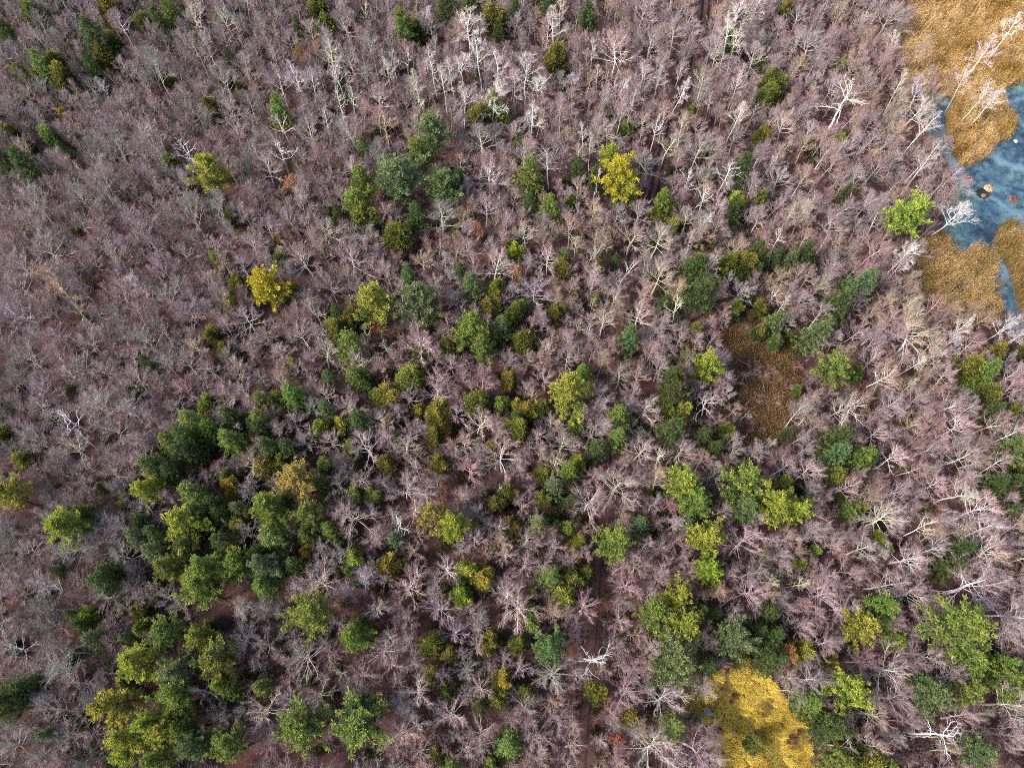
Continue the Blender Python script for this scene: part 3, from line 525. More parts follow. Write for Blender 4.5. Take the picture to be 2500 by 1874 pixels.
# bare trees: bark colour of the limbs, place on the twig colour scale
BRK = dict(w=(.70, .68, .68), c=(.62, .60, .46), g=(.46, .45, .40), m=(.48, .42, .44), p=(.46, .34, .34), t=(.56, .45, .34))
TWG = dict(w=.62, c=.36, g=.24, m=.42, p=.56, t=.72)
BRW = dict(w="whitish", c="cream limbed", g="grey", m="mauve grey", p="pinkish brown", t="tan")
LEA = dict(o=(.38, .20, .10), r=(.26, .12, .08), k=(.32, .19, .05), x=(.30, .09, .07))
LEW = dict(o="orange", r="russet", k="tawny", x="red")
HARD = [   # landmarks: position in the photograph, its own label, how other labels call it
(507, 408, "bright yellow green pine touching the forked white snag", "pine touching the white snag"),
(991, 51, "small pale green pine standing alone among thin birches at the top", "pale green top pine"),
(1056, 315, "blue green pine at the head of the dark pine cluster", "pine heading the dark cluster"),
(979, 428, "biggest blue green pine in the middle of the upper cluster", "cluster's biggest pine"),
(883, 448, "green pine on the outer side of the dark upper cluster, beside the orange leaved tree", "cluster's outermost pine"),
(1508, 422, "brightest golden yellow pine in the whole wood", "brightest golden pine"),
(1361, 150, "rounded olive cedar alone beside the white birch stand", "cedar beside the birches"),
(645, 702, "golden yellow pine with ragged outline amid mauve bare trees", "ragged golden pine"),
(925, 731, "yellow green pine, the yellower of two matched round pines side by side", "yellower matched pine"),
(1022, 734, "blue green pine, the bluer of two matched round pines side by side", "bluer matched pine"),
(1161, 799, "tall green pine with a narrow pointed top below the matched pair", "pointed green pine"),
(1684, 651, "dark green pine, the upper of two dark rounded pines by the track", "upper dark track pine"),
(1712, 725, "dark green pine, the lower of two dark rounded pines by the track", "lower dark track pine"),
(1726, 895, "pale yellow green pine at the edge of the brown fern clearing", "pale clearing edge pine"),
(2226, 518, "round yellow green pine at the pond edge under a fallen looking birch", "pondside pine"),
(2042, 887, "leaning green pine with flat side, between the clearing and the marsh", "flat sided green pine"),
(1395, 963, "pale yellow green pine alone near the middle of the wood", "pale middle pine"),
(727, 1167, "golden olive pine at the corner of the dark grove", "golden olive grove pine"),
(17, 1204, "yellow green pine cut off by the picture's left edge", "left edge pine"),
(159, 1269, "ragged yellow green pine with long spreading boughs near the edge", "long boughed ragged pine"),
(366, 1192, "small bright pine sticking out of the dark grove", "small bright grove pine"),
(451, 1283, "tan tipped yellow green pine in the heart of the dark grove", "tan tipped grove pine"),
(1499, 1337, "round pale green pine beside the dirt track", "round trackside pine"),
(1675, 1178, "yellow topped pine, upper of a touching pair", "yellow topped pine"),
(1828, 1175, "broad many lobed yellow green pine above the pair of white crowns", "broad many lobed pine"),
(1729, 1314, "long yellow green pine stretched downhill from the pair", "long yellow green pine"),
(755, 1495, "large round green pine under a wide white oak like crown", "large round green pine"),
(874, 1563, "small green pine beside a double white crown", "pine beside double crown"),
(733, 1787, "large dark green pine touching the biggest one at the bottom", "second biggest bottom pine"),
(863, 1767, "biggest pine of all, star shaped, with long upright boughs, at the bottom", "biggest star shaped pine"),
(315, 1639, "bright yellow green pine above the bare dark gap", "pine above the dark gap"),
(312, 1801, "yellowest pine of the lower grove beside the dark gap", "yellowest lower grove pine"),
(428, 1622, "bluish green pine with a pale rounded top in the lower grove", "pale topped bluish pine"),
(1655, 1631, "big blue green pine at the corner of the yellow meadow", "meadow corner pine"),
(1793, 1555, "round blue green pine just above the yellow meadow", "pine above the meadow"),
(2082, 1671, "bright yellow green pine beyond the yellow meadow", "bright pine beyond meadow"),
(2364, 1537, "biggest green pine of the lower corner below the white crowns", "lower corner's biggest pine"),
(2275, 1700, "blue green pine low down between bare pinkish trees", "low blue green pine"),
(1344, 1582, "small blue green pine beside the white crooked crown", "pine by crooked crown"),
(2479, 1087, "blue green pine at the right edge under a white birch", "right edge pine"),
(241, 99, "tallest dark cedar of the upper row", "tallest dark cedar"),
(88, 37, "olive cedar closest to the top corner", "corner cedar"),
(514, 266, "lone slim olive cedar above the ragged white snag", "lone slim cedar"),
(156, 201, "gold tinged olive cedar by a row of three", "gold tinged cedar"),
(176, 1022, "bright white dead tree with feathery limbs in the grey thicket", "feathery white snag"),
(354, 830, "yellowish forked bare tree rising from the mauve thicket", "yellowish forked tree"),
(476, 37, "tall cream bare tree with forked limbs at the very top", "cream forked top tree"),
(1505, 122, "large white bare tree with a fan of straight limbs", "large white fan tree"),
(2243, 813, "large white bare tree with a dense fan beside the marsh", "white tree by marsh"),
(2056, 255, "white forked dead tree with wide crooked limbs near the marsh", "crooked white forked tree"),
(2385, 1246, "white wide topped bare tree, uppermost of the three by the edge", "uppermost wide white tree"),
(2405, 1354, "white spreading bare tree, lowest of the three by the edge", "lowest wide white tree"),
(1434, 1226, "white star shaped bare tree right beside the track", "white star tree"),
(1505, 1187, "widest cream bare tree, its limbs reaching over the track", "widest trackside tree"),
(1226, 1124, "white star shaped bare tree in the reddish thicket", "reddish thicket's white star"),
(1279, 306, "cream tree"),
(877, 1266, "dense grey dome of bare twigs beside the dark grove", "dense grey dome"),
(1010, 856, "white limbed spreading tree between two pines", "white tree between pines"),
(146, 1630, "large cream bare tree with limbs swept towards the edge", "swept cream tree"),
(1437, 1601, "white crooked dead crown over the dirt track", "crooked white crown"),
]
HARD = [h for h in HARD if len(h) == 4]

from mathutils import noise as MN

def inside(x, y, poly):
    c = False; n = len(poly); j = n - 1
    for i in range(n):
        xi, yi = poly[i]; xj, yj = poly[j]
        if (yi > y) != (yj > y) and x < (xj - xi) * (y - yi) / (yj - yi) + xi: c = not c
        j = i
    return c
WP = {k: W(v) for k, v in dict(marsh=MARSH, pond=POND, clear=CLEAR, field=FIELD, rn=REED_N, re=REED_E, rs=REED_S).items()}
WT = [np.array(W(l)) for l in (TRACK, FORK, FPATH)]
WVIS = [np.array(W(TRACK[1:8])), np.array(W(FORK[1:6]))]
def track_dist(x, y): return line_dist(x, y, WT)
def line_dist(x, y, LN):
    p = np.array([x, y]); best = 1e9
    for l in LN:
        a, b = l[:-1], l[1:]; d = b - a; t = np.clip(((p - a) * d).sum(1) / (d * d).sum(1), 0, 1)
        best = min(best, np.sqrt((((a + d * t[:, None]) - p) ** 2).sum(1)).min())
    return best

def smoothc(a, b): return a + (b - a)
REG = [  # photograph x, y -> place on the twig colour scale, how pale the limbs are
(100, 100, .28, .55), (600, 100, .34, .5), (1000, 150, .42, .6), (1500, 200, .50, .7), (1900, 150, .45, .5), (2100, 400, .46, .5), (2200, 250, .68, .5),
(150, 500, .36, .5), (500, 500, .42, .5), (900, 600, .46, .6), (1500, 700, .48, .7), (2050, 650, .54, .6), (2300, 800, .70, .6), (250, 800, .44, .5),
(600, 850, .46, .6), (1200, 950, .54, .6), (1700, 1100, .50, .6), (2200, 1100, .48, .7), (100, 1200, .24, .45), (500, 1150, .28, .45), (1000, 1200, .48, .6),
(1500, 1500, .55, .6), (2000, 1400, .50, .6), (2400, 1400, .46, .75), (100, 1600, .26, .5), (500, 1500, .30, .5), (700, 1700, .44, .6), (1100, 1650, .46, .65),
(1500, 1800, .50, .55), (2200, 1750, .52, .6), (2450, 950, .50, .6), (100, 1850, .24, .45)]
REGA = np.array(REG)
def region(px, py):
    d = (REGA[:, 0] - px) ** 2 + (REGA[:, 1] - py) ** 2 + 2000; w = d ** -1.6; w /= w.sum()
    return float((REGA[:, 2] * w).sum()), float((REGA[:, 3] * w).sum())

CAT = []
for (tx, ty), s in TILES.items():
    ox = tx * 625; oy = (0, 470, 940, 1404)[ty]; k = 2.0256 if (ty == 3 and tx >= 2) else 3.528
    for w in s.split():
        x, y, r = (float(q) for q in w[2:].split(','))
        CAT.append((w[0], w[1], ox + x / k, oy + y / k, r / k))

things = []      # dict per thing
def plan(K, c, px, py, r):
    if K == 'P': k = 'pine'
    elif K == 'C': k = 'hemlock' if c in 'db' or (c == 'g' and r > 19) else 'cedar'
    else: k = dict(R='round', V='vase', B='birch', D='snag', O='leafy')[K]
    R0, H0 = BASE[k]
    zc = 7.0
    for _ in range(3):
        p = at(px, py, zc); depth = pix(p.x, p.y, zc)[2]
        rw = r / FPX * depth * dict(round=1.30, vase=1.25, birch=1.2, snag=1.15, pine=1.2, cedar=1.18, hemlock=1.25).get(k, 1.0)
        s = rw / R0; sz = (.62 + .38 * min(s, 1.6)) if k not in ('cedar', 'hemlock') else (.35 + .65 * s)
        zc = H0 * sz * dict(round=.66, vase=.68, birch=.72, snag=.68, pine=.70, cedar=.55, hemlock=.60, leafy=.62)[k]
    return dict(kind=k, c=c, px=px, py=py, r=r, x=p.x, y=p.y, s=s, sz=sz, rw=rw)
for t in CAT: things.append(plan(*t))
extra = []
bares = sorted([t for t in things if NAME[t['kind']] == "bare_tree"], key=lambda t: -t['r'])
keep = set(id(t) for t in bares[:300])
extra = [t for t in things if NAME[t['kind']] == "bare_tree" and id(t) not in keep]
things = [t for t in things if NAME[t['kind']] != "bare_tree" or id(t) in keep]
for kk in ("hemlock_tree", "cedar_tree"):
    n = sum(NAME[t['kind']] == kk for t in things); print(kk, n)

# ------------------------------------------------------------------ labels that single each thing out
def nick(t):
    k, c = t['kind'], t['c']
    if k in ('round', 'vase'): return BRW[c] + " bare tree"
    if k == 'birch': return dict(w="white", c="cream").get(c, "grey") + " birch"
    if k == 'snag': return dict(w="white", c="cream").get(c, "grey") + " dead tree"
    if k == 'leafy': return LEW[c] + " leaved tree"
    return EVW[c] + " " + CATG[k]
for t in things:
    med = dict(round=28, vase=30, birch=23, snag=25, pine=36, cedar=17, hemlock=20, leafy=20)[t['kind']]
    t['desc'] = ("large " if t['r'] > med * 1.12 else "small " if t['r'] < med * .8 else "") + nick(t)
marks = []
for x, y, lab, short in HARD:
    want = 'bare' if 'tree' in short or 'star' in short or 'dome' in short or 'crown' in short.split()[-1:] or 'snag' in short.split()[-1:] else ('cedar' if 'cedar' in short else 'pine')
    def ok(t):
        n = NAME[t['kind']]
        return 'label' not in t and (n in ('bare_tree', 'dead_tree') if want == 'bare' else n.startswith(want))
    c = [t for t in things if ok(t)]
    b = min(c, key=lambda t: (t['px'] - x) ** 2 + (t['py'] - y) ** 2)
    d = math.hypot(b['px'] - x, b['py'] - y)
    if d > 30: print("landmark far", short, d, b['kind']); continue
    b['label'] = lab; marks.append((b['px'], b['py'], "the " + short))
for x, y, s in ((2380, 450, "the blue pond"), (1860, 930, "the fern clearing"), (1850, 1700, "the yellow meadow"), (2330, 120, "the golden marsh")):
    marks.append((x, y, s))
DIRS = ["to the right of", "to the upper right of", "above", "to the upper left of", "to the left of", "to the lower left of", "below", "to the lower right of"]
ORD = ["nearest", "second", "third", "fourth", "fifth", "sixth", "seventh"]
byd = {}
for t in things: byd.setdefault(t['desc'], []).append(t)
def sector(t, m): return int(round(math.atan2(-(t['py'] - m[1]), t['px'] - m[0]) / (math.pi / 4))) % 8
for desc, L in byd.items():
    for mi, m in enumerate(marks):
        sec = {}
        for t in L: sec.setdefault(sector(t, m), []).append((math.hypot(t['px'] - m[0], t['py'] - m[1]), id(t), t))
        for sk, v in sec.items():
            v.sort(key=lambda q: q[:2])
            for rk, (d, _, t) in enumerate(v):
                if d < 4: continue
                score = d * (1 + 1.1 * rk) + 60 * rk
                if score < t.get('best', (1e9,))[0]: t['best'] = (score, rk, sk, mi)
for t in things:
    if 'label' in t: continue
    _, rk, sk, mi = t['best']
    t['label'] = "%s, %s %s %s" % (t['desc'], ORD[min(rk, 6)] if rk else "first", DIRS[sk], marks[mi][2])
dup_l = {}
for t in things: dup_l.setdefault(t['label'], []).append(t)
print("labels", len(things), "same", sum(len(v) > 1 for v in dup_l.values()), "long", sum(len(k.split()) > 16 for k in dup_l))

# ------------------------------------------------------------------ stand every plant up
def place(t, i):
    k = t['kind']; parts = VAR[k][i % len(VAR[k])]
    root = bpy.data.objects.new(NAME[k], None); root.empty_display_size = .5
    root.location = (t['x'], t['y'], 0); root.rotation_euler = (rnd.gauss(0, .03), rnd.gauss(0, .03), rnd.uniform(0, 6.283))
    fr = BASE[k][0] / RAD[parts[-1][1].name]; root.scale = (t['s'] * fr, t['s'] * fr, t['sz'])
    col.objects.link(root); tag(root, t['label'], CATG[k], GROUP[NAME[k]])
    c = t['c']; j = lambda a: max(0.0, a * rnd.uniform(.9, 1.1))
    reg, pale = region(t['px'], t['py'])
    for nm, me, typ in parts:
        o = bpy.data.objects.new(nm, me); col.objects.link(o); o.parent = root
        if typ == 't': continue
        if typ == 'l':
            base = ((.27, .26, .035) if k == 'pine' and c == 'k' else EVG[c]) if k != 'leafy' else LEA[c]; o.color = (*[j(a) for a in base], 1)
        else:
            base = BRK.get(c, (.4, .35, .33)) if k != 'leafy' else (.3, .25, .23)
            if k == 'birch' or k == 'snag': base = tuple(a * (.88 if k == 'birch' else 1.0) for a in base)
            f = TWG.get(c, .5)
            f = .5 * f + .5 * reg if k in ('round', 'vase', 'leafy') else (.66 if c == 'w' else .4)
            if c == 'w' and k == 'round': f = min(1, .40 * reg + .42)
            o.color = (*[j(a) for a in base], min(1, max(0, f + rnd.gauss(0, .08))))
cnt = {}
for t in things:
    i = cnt.get(t['kind'], 0); cnt[t['kind']] = i + 1
    place(t, i * 7 + i // 5)
print(cnt)

# ------------------------------------------------------------------ stuff: what nobody could count (geometry nodes spread one plant mesh over points)
def scatter(name, sources, pts, rots, scls, tints, idx, label, cat):
    me = bpy.data.meshes.new(name); me.from_pydata([tuple(p) for p in pts], [], [])
    def at_(n, typ, dat, key):
        a = me.attributes.new(n, typ, 'POINT'); a.data.foreach_set(key, np.asarray(dat, np.float32 if typ != 'INT' else np.int32).ravel())
    at_("rot", 'FLOAT_VECTOR', rots, "vector"); at_("scl", 'FLOAT_VECTOR', scls, "vector"); at_("tint", 'FLOAT_COLOR', tints, "color"); at_("idx", 'INT', idx, "value")
    o = bpy.data.objects.new(name, me); col.objects.link(o)
    ng = bpy.data.node_groups.new(name, 'GeometryNodeTree')
    ng.interface.new_socket("Geometry", in_out='INPUT', socket_type='NodeSocketGeometry'); ng.interface.new_socket("Geometry", in_out='OUTPUT', socket_type='NodeSocketGeometry')
    gi = ng.nodes.new("NodeGroupInput"); go = ng.nodes.new("NodeGroupOutput"); jn = ng.nodes.new("GeometryNodeJoinGeometry")
    def named(n, t):
        a = ng.nodes.new("GeometryNodeInputNamedAttribute"); a.data_type = t; a.inputs[0].default_value = n
        return [s for s in a.outputs if s.enabled and s.name == "Attribute"][0]
    ri, si, ii = named("rot", 'FLOAT_VECTOR'), named("scl", 'FLOAT_VECTOR'), named("idx", 'INT')
    e2r = ng.nodes.new("FunctionNodeEulerToRotation"); ng.links.new(ri, e2r.inputs[0])
    for k, me_src in enumerate(sources):
        src = bpy.data.objects.new(me_src.name + "_stock", me_src)
        oi = ng.nodes.new("GeometryNodeObjectInfo"); oi.inputs["Object"].default_value = src; oi.inputs["As Instance"].default_value = True
        cp = ng.nodes.new("FunctionNodeCompare"); cp.data_type = 'INT'; cp.operation = 'EQUAL'
        ins = [s for s in cp.inputs if s.enabled]; ng.links.new(ii, ins[0]); ins[1].default_value = k
        ip = ng.nodes.new("GeometryNodeInstanceOnPoints")
        ng.links.new(gi.outputs[0], ip.inputs["Points"]); ng.links.new(cp.outputs[0], ip.inputs["Selection"]); ng.links.new(oi.outputs["Geometry"], ip.inputs["Instance"])
        ng.links.new(e2r.outputs[0], ip.inputs["Rotation"]); ng.links.new(si, ip.inputs["Scale"]); ng.links.new(ip.outputs[0], jn.inputs[0])
    ng.links.new(jn.outputs[0], go.inputs[0])
    md = o.modifiers.new("spread", 'NODES'); md.node_group = ng
    return tag(o, label, cat, kind="stuff")

# bare trees that fill the wood between the ones one can tell apart
stock = []
for k, n in (("round", 4), ("vase", 3), ("birch", 1)):
    for i in range(n):
        T, C = bare(3000 + 31 * len(stock), k)
        for q in range(len(T.v)): C.add(T.v[q], [], T.a[q]) if False else None
        base = C.n; C.v += T.v; C.a += T.a; C.f += [tuple(a + base for a in f) for f in T.f]; C.m += T.m; C.n += T.n
        stock.append(C.mesh("thicket_tree", [M_BARK_S]))
P, RO, SC, TI, IX = [], [], [], [], []
grid = {}
CELL = 3.0
for t in things + extra:
    grid.setdefault((int(t['x'] // CELL), int(t['y'] // CELL)), []).append((t['x'], t['y'], t['rw'] * (.50 if t['kind'] in ('round', 'vase', 'birch', 'snag') else .95)))
def near(x, y, r, f=1.0):
    cx, cy = int(x // CELL), int(y // CELL)
    for i in range(-2, 3):
        for j in range(-2, 3):
            for (a, b, q) in grid.get((cx + i, cy + j), ()):
                if (a - x) ** 2 + (b - y) ** 2 < (q + r * f) ** 2: return True
    return False
def add_stock(x, y, s, sz, px, py, i=None, c=None):
    reg, pale = region(px, py)
    P.append((x, y, 0)); RO.append((rnd.gauss(0, .04), rnd.gauss(0, .04), rnd.uniform(0, 6.28))); SC.append((s, s, sz))
    l = rnd.choice(((.56, .54, .38), (.48, .44, .40), (.62, .58, .58), (.42, .36, .36), (.40, .35, .33))) if c is None else BRK[c]
    v = .55 + .6 * pale
    TI.append((l[0] * v, l[1] * v, l[2] * v, min(1, max(0, reg + .03 + rnd.gauss(0, .15))))); IX.append(rnd.randrange(7) if i is None else i)
for t in extra: add_stock(t['x'], t['y'], t['s'], t['sz'], t['px'], t['py'], None, t['c'])
XR, YR = 135, (-45, 200)
def wooded(x, y, px, py):
    if -120 > px or px > 2620 or -140 > py or py > 2000: return False
    return not (inside(x, y, WP['marsh']) or inside(x, y, WP['clear']) or inside(x, y, WP['field']))
tries = 0
while tries < 46000:
    tries += 1
    x, y = rnd.uniform(-XR, XR), rnd.uniform(*YR); px, py, _ = pix(x, y, 7)
    if not wooded(x, y, *pix(x, y, 0)[:2]) and not (inside(x, y, WP['marsh']) and rnd.random() < .02 and px < 2340): continue
    if not (-120 < px < 2620 and -160 < py < 2010): continue
    if track_dist(x, y) < (2.1 if y > 70 else 1.6): continue
    gx = at(*pix(x, y, 5)[:2])
    if (inside(gx.x, gx.y, WP['rn']) or inside(gx.x, gx.y, WP['rs']) or inside(gx.x, gx.y, WP['pond'])) and rnd.random() < .85: continue
    if inside(gx.x, gx.y, WP['field']) or inside(gx.x, gx.y, WP['clear']) or (line_dist(gx.x, gx.y, WVIS) < 2.0 and rnd.random() < .9): continue
    rw = rnd.uniform(1.4, 2.7)
    if near(x, y, rw, .5): continue
    grid.setdefault((int(x // CELL), int(y // CELL)), []).append((x, y, rw * .5))
    s = rw / 2.9; add_stock(x, y, s, .42 + .45 * s + rnd.uniform(-.10, .08), px, py, 7 if rnd.random() < .05 else None)
print("filler trees", len(P))
scatter("thicket", stock, P, RO, SC, TI, IX, "smaller bare grey and mauve trees crowding between the larger ones", "thicket")

# undergrowth
ub = [bush(900 + i).mesh("brush", [M_BARK_S]) for i in range(5)]
P, RO, SC, TI, IX = [], [], [], [], []
for _ in range(24000):
    x, y = rnd.uniform(-XR - 10, XR + 10), rnd.uniform(YR[0] - 5, YR[1] + 5); px, py, _z = pix(x, y, 1)
    if not (-90 < px < 2590 and -90 < py < 1960): continue
    if track_dist(x, y) < 1.5 or inside(x, y, WP['field']) : continue
    if inside(x, y, WP['clear']) and rnd.random() < .45: continue
    gx = at(*pix(x, y, 1.2)[:2])
    if line_dist(gx.x, gx.y, WVIS) < 1.7: continue
    if inside(x, y, WP['marsh']) and (inside(x, y, WP['pond']) or rnd.random() < .8): continue
    reg, pale = region(px, py); s = rnd.uniform(.55, 1.25)
    P.append((x, y, 0)); RO.append((0, 0, rnd.uniform(0, 6.28))); SC.append((s, s, s * rnd.uniform(.8, 1.2)))
    TI.append((.22, .18, .17, min(1, max(0, (reg + .05 + rnd.gauss(0, .12)) * rnd.choice((.35, .8, 1.0, 1.1)))))); IX.append(rnd.randrange(5))
print("brush", len(P))
scatter("undergrowth", ub, P, RO, SC, TI, IX, "tangled leafless mauve brown brush over the forest floor", "undergrowth")
# low green evergreen growth in patches
eb = [evergreen_bush(950 + i).mesh("green_brush", [M_LEAF_S]) for i in range(3)]
P, RO, SC, TI, IX = [], [], [], [], []
greens = [t for t in things if t['kind'] in ('cedar', 'hemlock')]
for t in greens:
    for _ in range(rnd.randint(0, 3)):
        x, y = t['x'] + rnd.gauss(0, 2.6), t['y'] + rnd.gauss(0, 2.6); px, py, _z = pix(x, y)
        if inside(x, y, WP['marsh']) or inside(x, y, WP['field']) or track_dist(x, y) < 1.4: continue
        s = rnd.uniform(.5, 1.3); P.append((x, y, 0)); RO.append((0, 0, rnd.uniform(0, 6.28))); SC.append((s, s, s)); c = EVG[rnd.choice('gdboo')]
        TI.append((*c, 1)); IX.append(rnd.randrange(3))
SCAT = lambda: scatter("green_undergrowth", eb, P, RO, SC, TI, IX, "low dark green growth under and around the evergreens", "undergrowth")

GREENS = [(150, 150, 300, .5), (800, 30, 500, .4), (560, 1180, 330, 1.0), (450, 1500, 300, .7), (1250, 1000, 400, .6), (850, 850, 250, .6), (1800, 650, 250, .7), (1600, 1000, 250, .4), (2000, 1650, 300, .6), (2420, 1100, 250, .7), (1500, 550, 250, .5), (1250, 1650, 400, .3), (150, 1700, 250, .5), (1950, 1250, 250, .3)]
# (its low patches thicken round the evergreen groves)
for _ in range(9000):
    x, y = rnd.uniform(-XR, XR), rnd.uniform(*YR); px, py, _z = pix(x, y)
    if not (-80 < px < 2580 and -80 < py < 1950): continue
    if inside(x, y, WP['marsh']) or inside(x, y, WP['field']) or track_dist(x, y) < 1.2: continue
    if inside(x, y, WP['clear']) and rnd.random() < .8: continue
    q = .06 + sum(a * math.exp(-((px - u) ** 2 + (py - v) ** 2) / r ** 2) for u, v, r, a in GREENS)
    q *= max(0, 1 + 2.6 * MN.noise(Vector((x * .09, y * .09, 5))))
    if rnd.random() > q * .75: continue
    s = rnd.uniform(.6, 1.7); P.append((x, y, 0)); RO.append((0, 0, rnd.uniform(0, 6.28))); SC.append((s, s, s * rnd.uniform(1, 1.9))); c = EVG[rnd.choice('gdobood')]; v = rnd.uniform(.6, 1.0)
    TI.append((c[0] * v, c[1] * v, c[2] * v, 1)); IX.append(rnd.randrange(3))
SCAT()

# golden reeds of the marsh
def fill(polys, step, jit, test=None):
    out = []
    for poly in polys:
        xs = [p[0] for p in poly]; ys = [p[1] for p in poly]; y = min(ys)
        while y < max(ys):
            x = min(xs)
            while x < max(xs):
                a, b = x + rnd.uniform(-jit, jit), y + rnd.uniform(-jit, jit)
                if inside(a, b, poly):
                    px, py, _z = pix(a, b)
                    if -40 < px < 2560 and -60 < py < 1920 and (test is None or test(a, b)): out.append((a, b, px, py))
                x += step
            y += step
    return out
rm = [reeds(970 + i).mesh("reed_clump", [M_LEAF_S]) for i in range(4)]
P, RO, SC, TI, IX = [], [], [], [], []
for (a, b, px, py) in fill([WP['rn'], WP['re'], WP['rs']], .62, .34):
    n1 = MN.noise(Vector((a * .10, b * .10, 3))); n2 = MN.noise(Vector((a * .35, b * .35, 7)))
    if n2 < -.25 and rnd.random() < .7: continue
    s = rnd.uniform(.7, 1.15); P.append((a, b, 0)); RO.append((rnd.gauss(0, .10), rnd.gauss(0, .10), rnd.uniform(0, 6.28))); SC.append((s, s, s * rnd.uniform(.75, 1.2)))
    f = min(1, max(0, .45 + 1.3 * n1 + .9 * n2 + .5 * math.exp(-((px - 2260) ** 2 + (py - 170) ** 2) / 60 ** 2))); pale = (.66, .47, .28); gold = (.40, .25, .085)
    if py > 520: pale = (.48, .34, .19); gold = (.28, .19, .08)
    c = [gold[i] + (pale[i] - gold[i]) * f for i in range(3)]; v = rnd.choice((.6, .85, 1.0, 1.1, 1.2)); TI.append((*[q * v for q in c], 1)); IX.append(rnd.randrange(4))
print("reeds", len(P))
scatter("reeds", rm, P, RO, SC, TI, IX, "golden tan reeds standing round the blue pond", "reeds")
# meadow
tm = [tussock(980 + i).mesh("tussock", [M_LEAF_S]) for i in range(4)]
P, RO, SC, TI, IX = [], [], [], [], []
DARK = [(at(1772, 1700), 2.2), (at(1735, 1790), 2.4), (at(1870, 1725), 1.3), (at(1745, 1850), 2.0), (at(1940, 1800), 1.6)]
for (a, b, px, py) in fill([WP['field']], .50, .34):
    if track_dist(a, b) < 1.5 + rnd.uniform(-.2, .3): continue
    n1 = MN.noise(Vector((a * .22, b * .22, 3))); n2 = MN.noise(Vector((a * .8, b * .8, 7)))
    dk = any((a - q.x) ** 2 + (b - q.y) ** 2 < (r * (1 + .5 * n2)) ** 2 for q, r in DARK)
    if (n2 < -.22 or dk) and rnd.random() < .8: continue
    s = rnd.uniform(.55, 1.25); P.append((a, b, 0)); RO.append((0, 0, rnd.gauss(0, .6))); SC.append((s, s, s))
    f = min(1, max(0, .55 + 1.2 * n1 + .6 * n2)); lo = (.38, .27, .060); hi = (.72, .60, .15); c = [lo[i] + (hi[i] - lo[i]) * f for i in range(3)]
    if dk: c = (.14, .08, .04)
    TI.append((*c, 1)); IX.append(rnd.randrange(4))
for (a, b, px, py) in fill([WP['field']], .45, .2, lambda a, b: track_dist(a, b) < 1.4):
    s = rnd.uniform(.2, .4); P.append((a, b, 0)); RO.append((0, 0, rnd.uniform(0, 6))); SC.append((s, s, s)); TI.append((.22, .19, .03, 1)); IX.append(rnd.randrange(4))
print("tussocks", len(P))
scatter("meadow_grass", tm, P, RO, SC, TI, IX, "yellow tussocky straw grass of the open meadow", "grass")
# fern clearing
fm = [fern(990 + i).mesh("fern_clump", [M_LEAF_S]) for i in range(4)]
P, RO, SC, TI, IX = [], [], [], [], []
for (a, b, px, py) in fill([WP['clear']], .55, .35):
    n1 = MN.noise(Vector((a * .2, b * .2, 3)))
    s = rnd.uniform(.6, 1.2); P.append((a, b, 0)); RO.append((0, 0, rnd.uniform(0, 6.28))); SC.append((s, s, s))
    f = min(1, max(0, .5 + n1 + rnd.gauss(0, .2))); lo = (.070, .046, .032); hi = (.17, .108, .060); TI.append((*[lo[i] + (hi[i] - lo[i]) * f for i in range(3)], 1)); IX.append(rnd.randrange(4))
scatter("dead_fern", fm, P, RO, SC, TI, IX, "rust brown dead fern covering the open clearing", "fern")

# ------------------------------------------------------------------ small things
def log_(px0, py0, px1, py1, r, label, forks=2):
    a, b = at(px0, py0), at(px1, py1); B = MB(); d = np.array(b - a); L = np.linalg.norm(d); o = np.array([0, 0, r + .12])
    n = 7; pts = [d * i / n + o + [rnd.gauss(0, .06), rnd.gauss(0, .06), .25 * math.sin(i)] for i in range(n + 1)]
    B.tube(pts, np.linspace(r, r * .35, n + 1), 6)
    for k in range(forks):
        i = rnd.randint(2, 5); q = pts[i]; s = unit(d + np.array([rnd.gauss(0, L * .6), rnd.gauss(0, L * .6), L * .3]))
        pp, _ = path(rnd, q, s, L * .3, 4, .2, .0); B.tube(pp, np.linspace(r * .5, .015, 5), 4)
    ob = bpy.data.objects.new("fallen_log", B.mesh("fallen_log", [M_WOOD])); ob.location = (a.x, a.y, 0); col.objects.link(ob)
    tag(ob, label, "log", "fallen trunks")
log_(1835, 1076, 1876, 1071, .12, "pale fallen trunk lying across the lower end of the fern clearing", 3)
log_(1760, 1088, 1794, 1112, .10, "bleached fallen trunk just outside the fern clearing's lower corner", 1)
log_(1805, 1026, 1845, 994, .09, "thin forked fallen tree beside the white scraps in the clearing", 3)
log_(1740, 1068, 1758, 1071, .07, "short pale fallen pole near the dark evergreens by the clearing", 0)
log_(1176, 1245, 1177, 1280, .08, "slim upright looking pole lying in the reddish gap", 0)
log_(1186, 1236, 1188, 1276, .07, "second slim pole lying in the reddish gap, beside the first", 0)

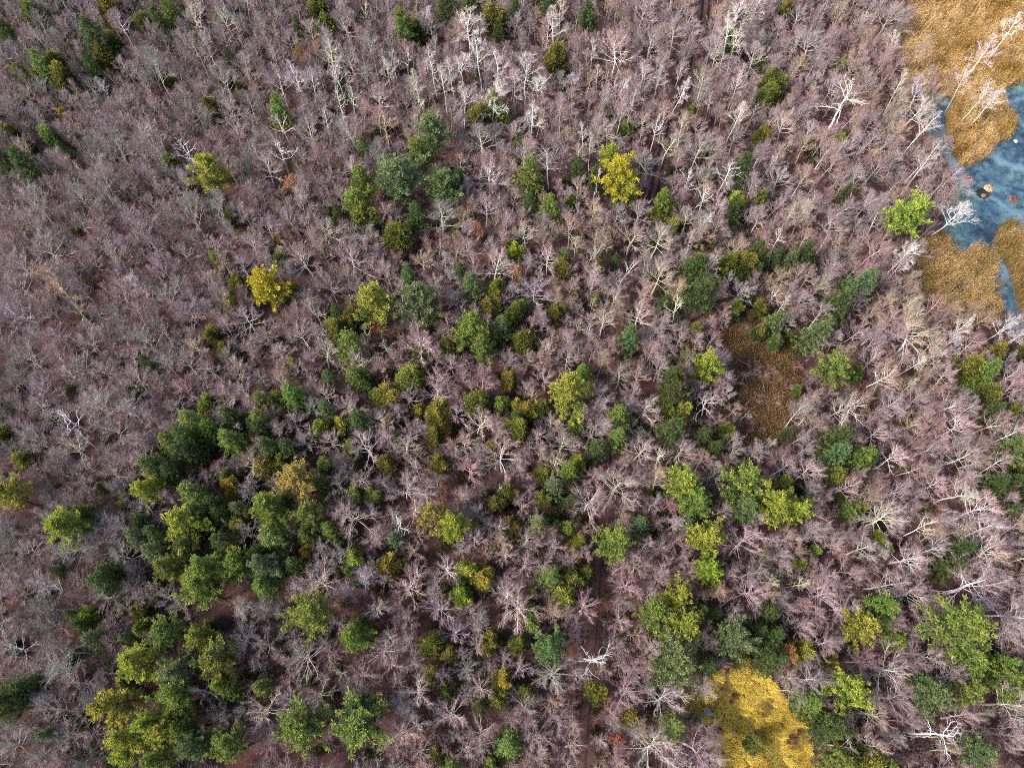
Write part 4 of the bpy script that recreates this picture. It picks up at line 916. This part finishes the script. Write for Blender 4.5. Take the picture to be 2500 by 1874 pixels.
def mound(px, py, r, h, c1, c2, label, name="mound", cat="mound", seed=1, mat=None):
    R = np.random.default_rng(seed); p = at(px, py); B = MB(); n = 26
    V = [(0, 0, h)]; F = []
    rings = 5
    for i in range(1, rings + 1):
        for j in range(n):
            a = j / n * 6.283; q = r * i / rings * (1 + R.normal(0, .10)); V.append((q * math.cos(a), q * math.sin(a), h * (1 - (i / rings) ** 1.6) + (R.normal(0, h * .10) if i < rings else -.02)))
    for j in range(n): F.append((0, 1 + j, 1 + (j + 1) % n))
    for i in range(rings - 1):
        for j in range(n): a = 1 + i * n + j; b = 1 + i * n + (j + 1) % n; F.append((a, a + n, b + n, b))
    B.add(V, F)
    k = 60; az = R.uniform(0, 6.28, k); rr = r * np.sqrt(R.random(k)) * .8; q0 = np.stack([rr * np.cos(az), rr * np.sin(az), h * (1 - (rr / r) ** 1.6)], axis=1)
    B.cones(q0, q0 + R.normal(0, 1, (k, 3)) * [r * .35, r * .35, .1] + [0, 0, .15], .03)
    ob = bpy.data.objects.new(name, B.mesh(name, [mat or plain_mat(name + "_surface", c1, c2, 3)])); ob.location = (p.x, p.y, .012); col.objects.link(ob)
    return tag(ob, label, cat)
mound(2413, 460, .95, .45, (.22, .15, .08), (.50, .38, .24), "pale straw mound standing in the pond on a dark patch", seed=1)
mound(2400, 478, .45, .25, (.20, .12, .06), (.42, .27, .15), "small tan straw mound beside the pale one in the pond", seed=2)
mound(2365, 437, .95, .22, (.03, .022, .026), (.09, .05, .05), "dark brown weed mound in the pond, nearest the reed point", seed=3)
mound(2475, 487, .95, .3, (.03, .022, .026), (.20, .10, .07), "dark brown weed mound in the pond close to the picture's edge", seed=4)
mound(2400, 472, 1.45, .05, (.012, .018, .022), (.03, .03, .035), "flat dark mud patch around the pale straw mound", name="mud_patch", cat="mud patch", seed=5)
M_SNOW = plain_mat("snow_surface", (.62, .66, .74), (.86, .88, .92), 5)
def snow(px, py, r, label, seed): return mound(px, py, r, .12, None, None, label, "snow_patch", "snow patch", seed, M_SNOW)
snow(1828, 1017, .62, "largest white scrap of snow in the fern clearing, beside the forked fallen tree", 11)
snow(1824, 1066, .55, "white scrap of snow at the lower end of the fern clearing, beside the trunk", 12)
snow(1834, 884, .38, "small curved white scrap of snow in the upper part of the clearing", 13)
snow(1815, 941, .34, "small white scrap of snow on the clearing's edge towards the pale pine", 14)
snow(2479, 345, .42, "round white scrap of ice alone on the blue pond", 15)
M_STONE = plain_mat("stone", (.10, .10, .13), (.24, .24, .28), 3)
mound(1729, 1737, .62, .25, None, None, "flat bluish stone on the olive path into the meadow", "stone", "stone", 21, M_STONE)
mound(1792, 1791, .5, .2, None, None, "small bluish stone in the yellow grass below the path", "stone", "stone", 22, M_STONE)
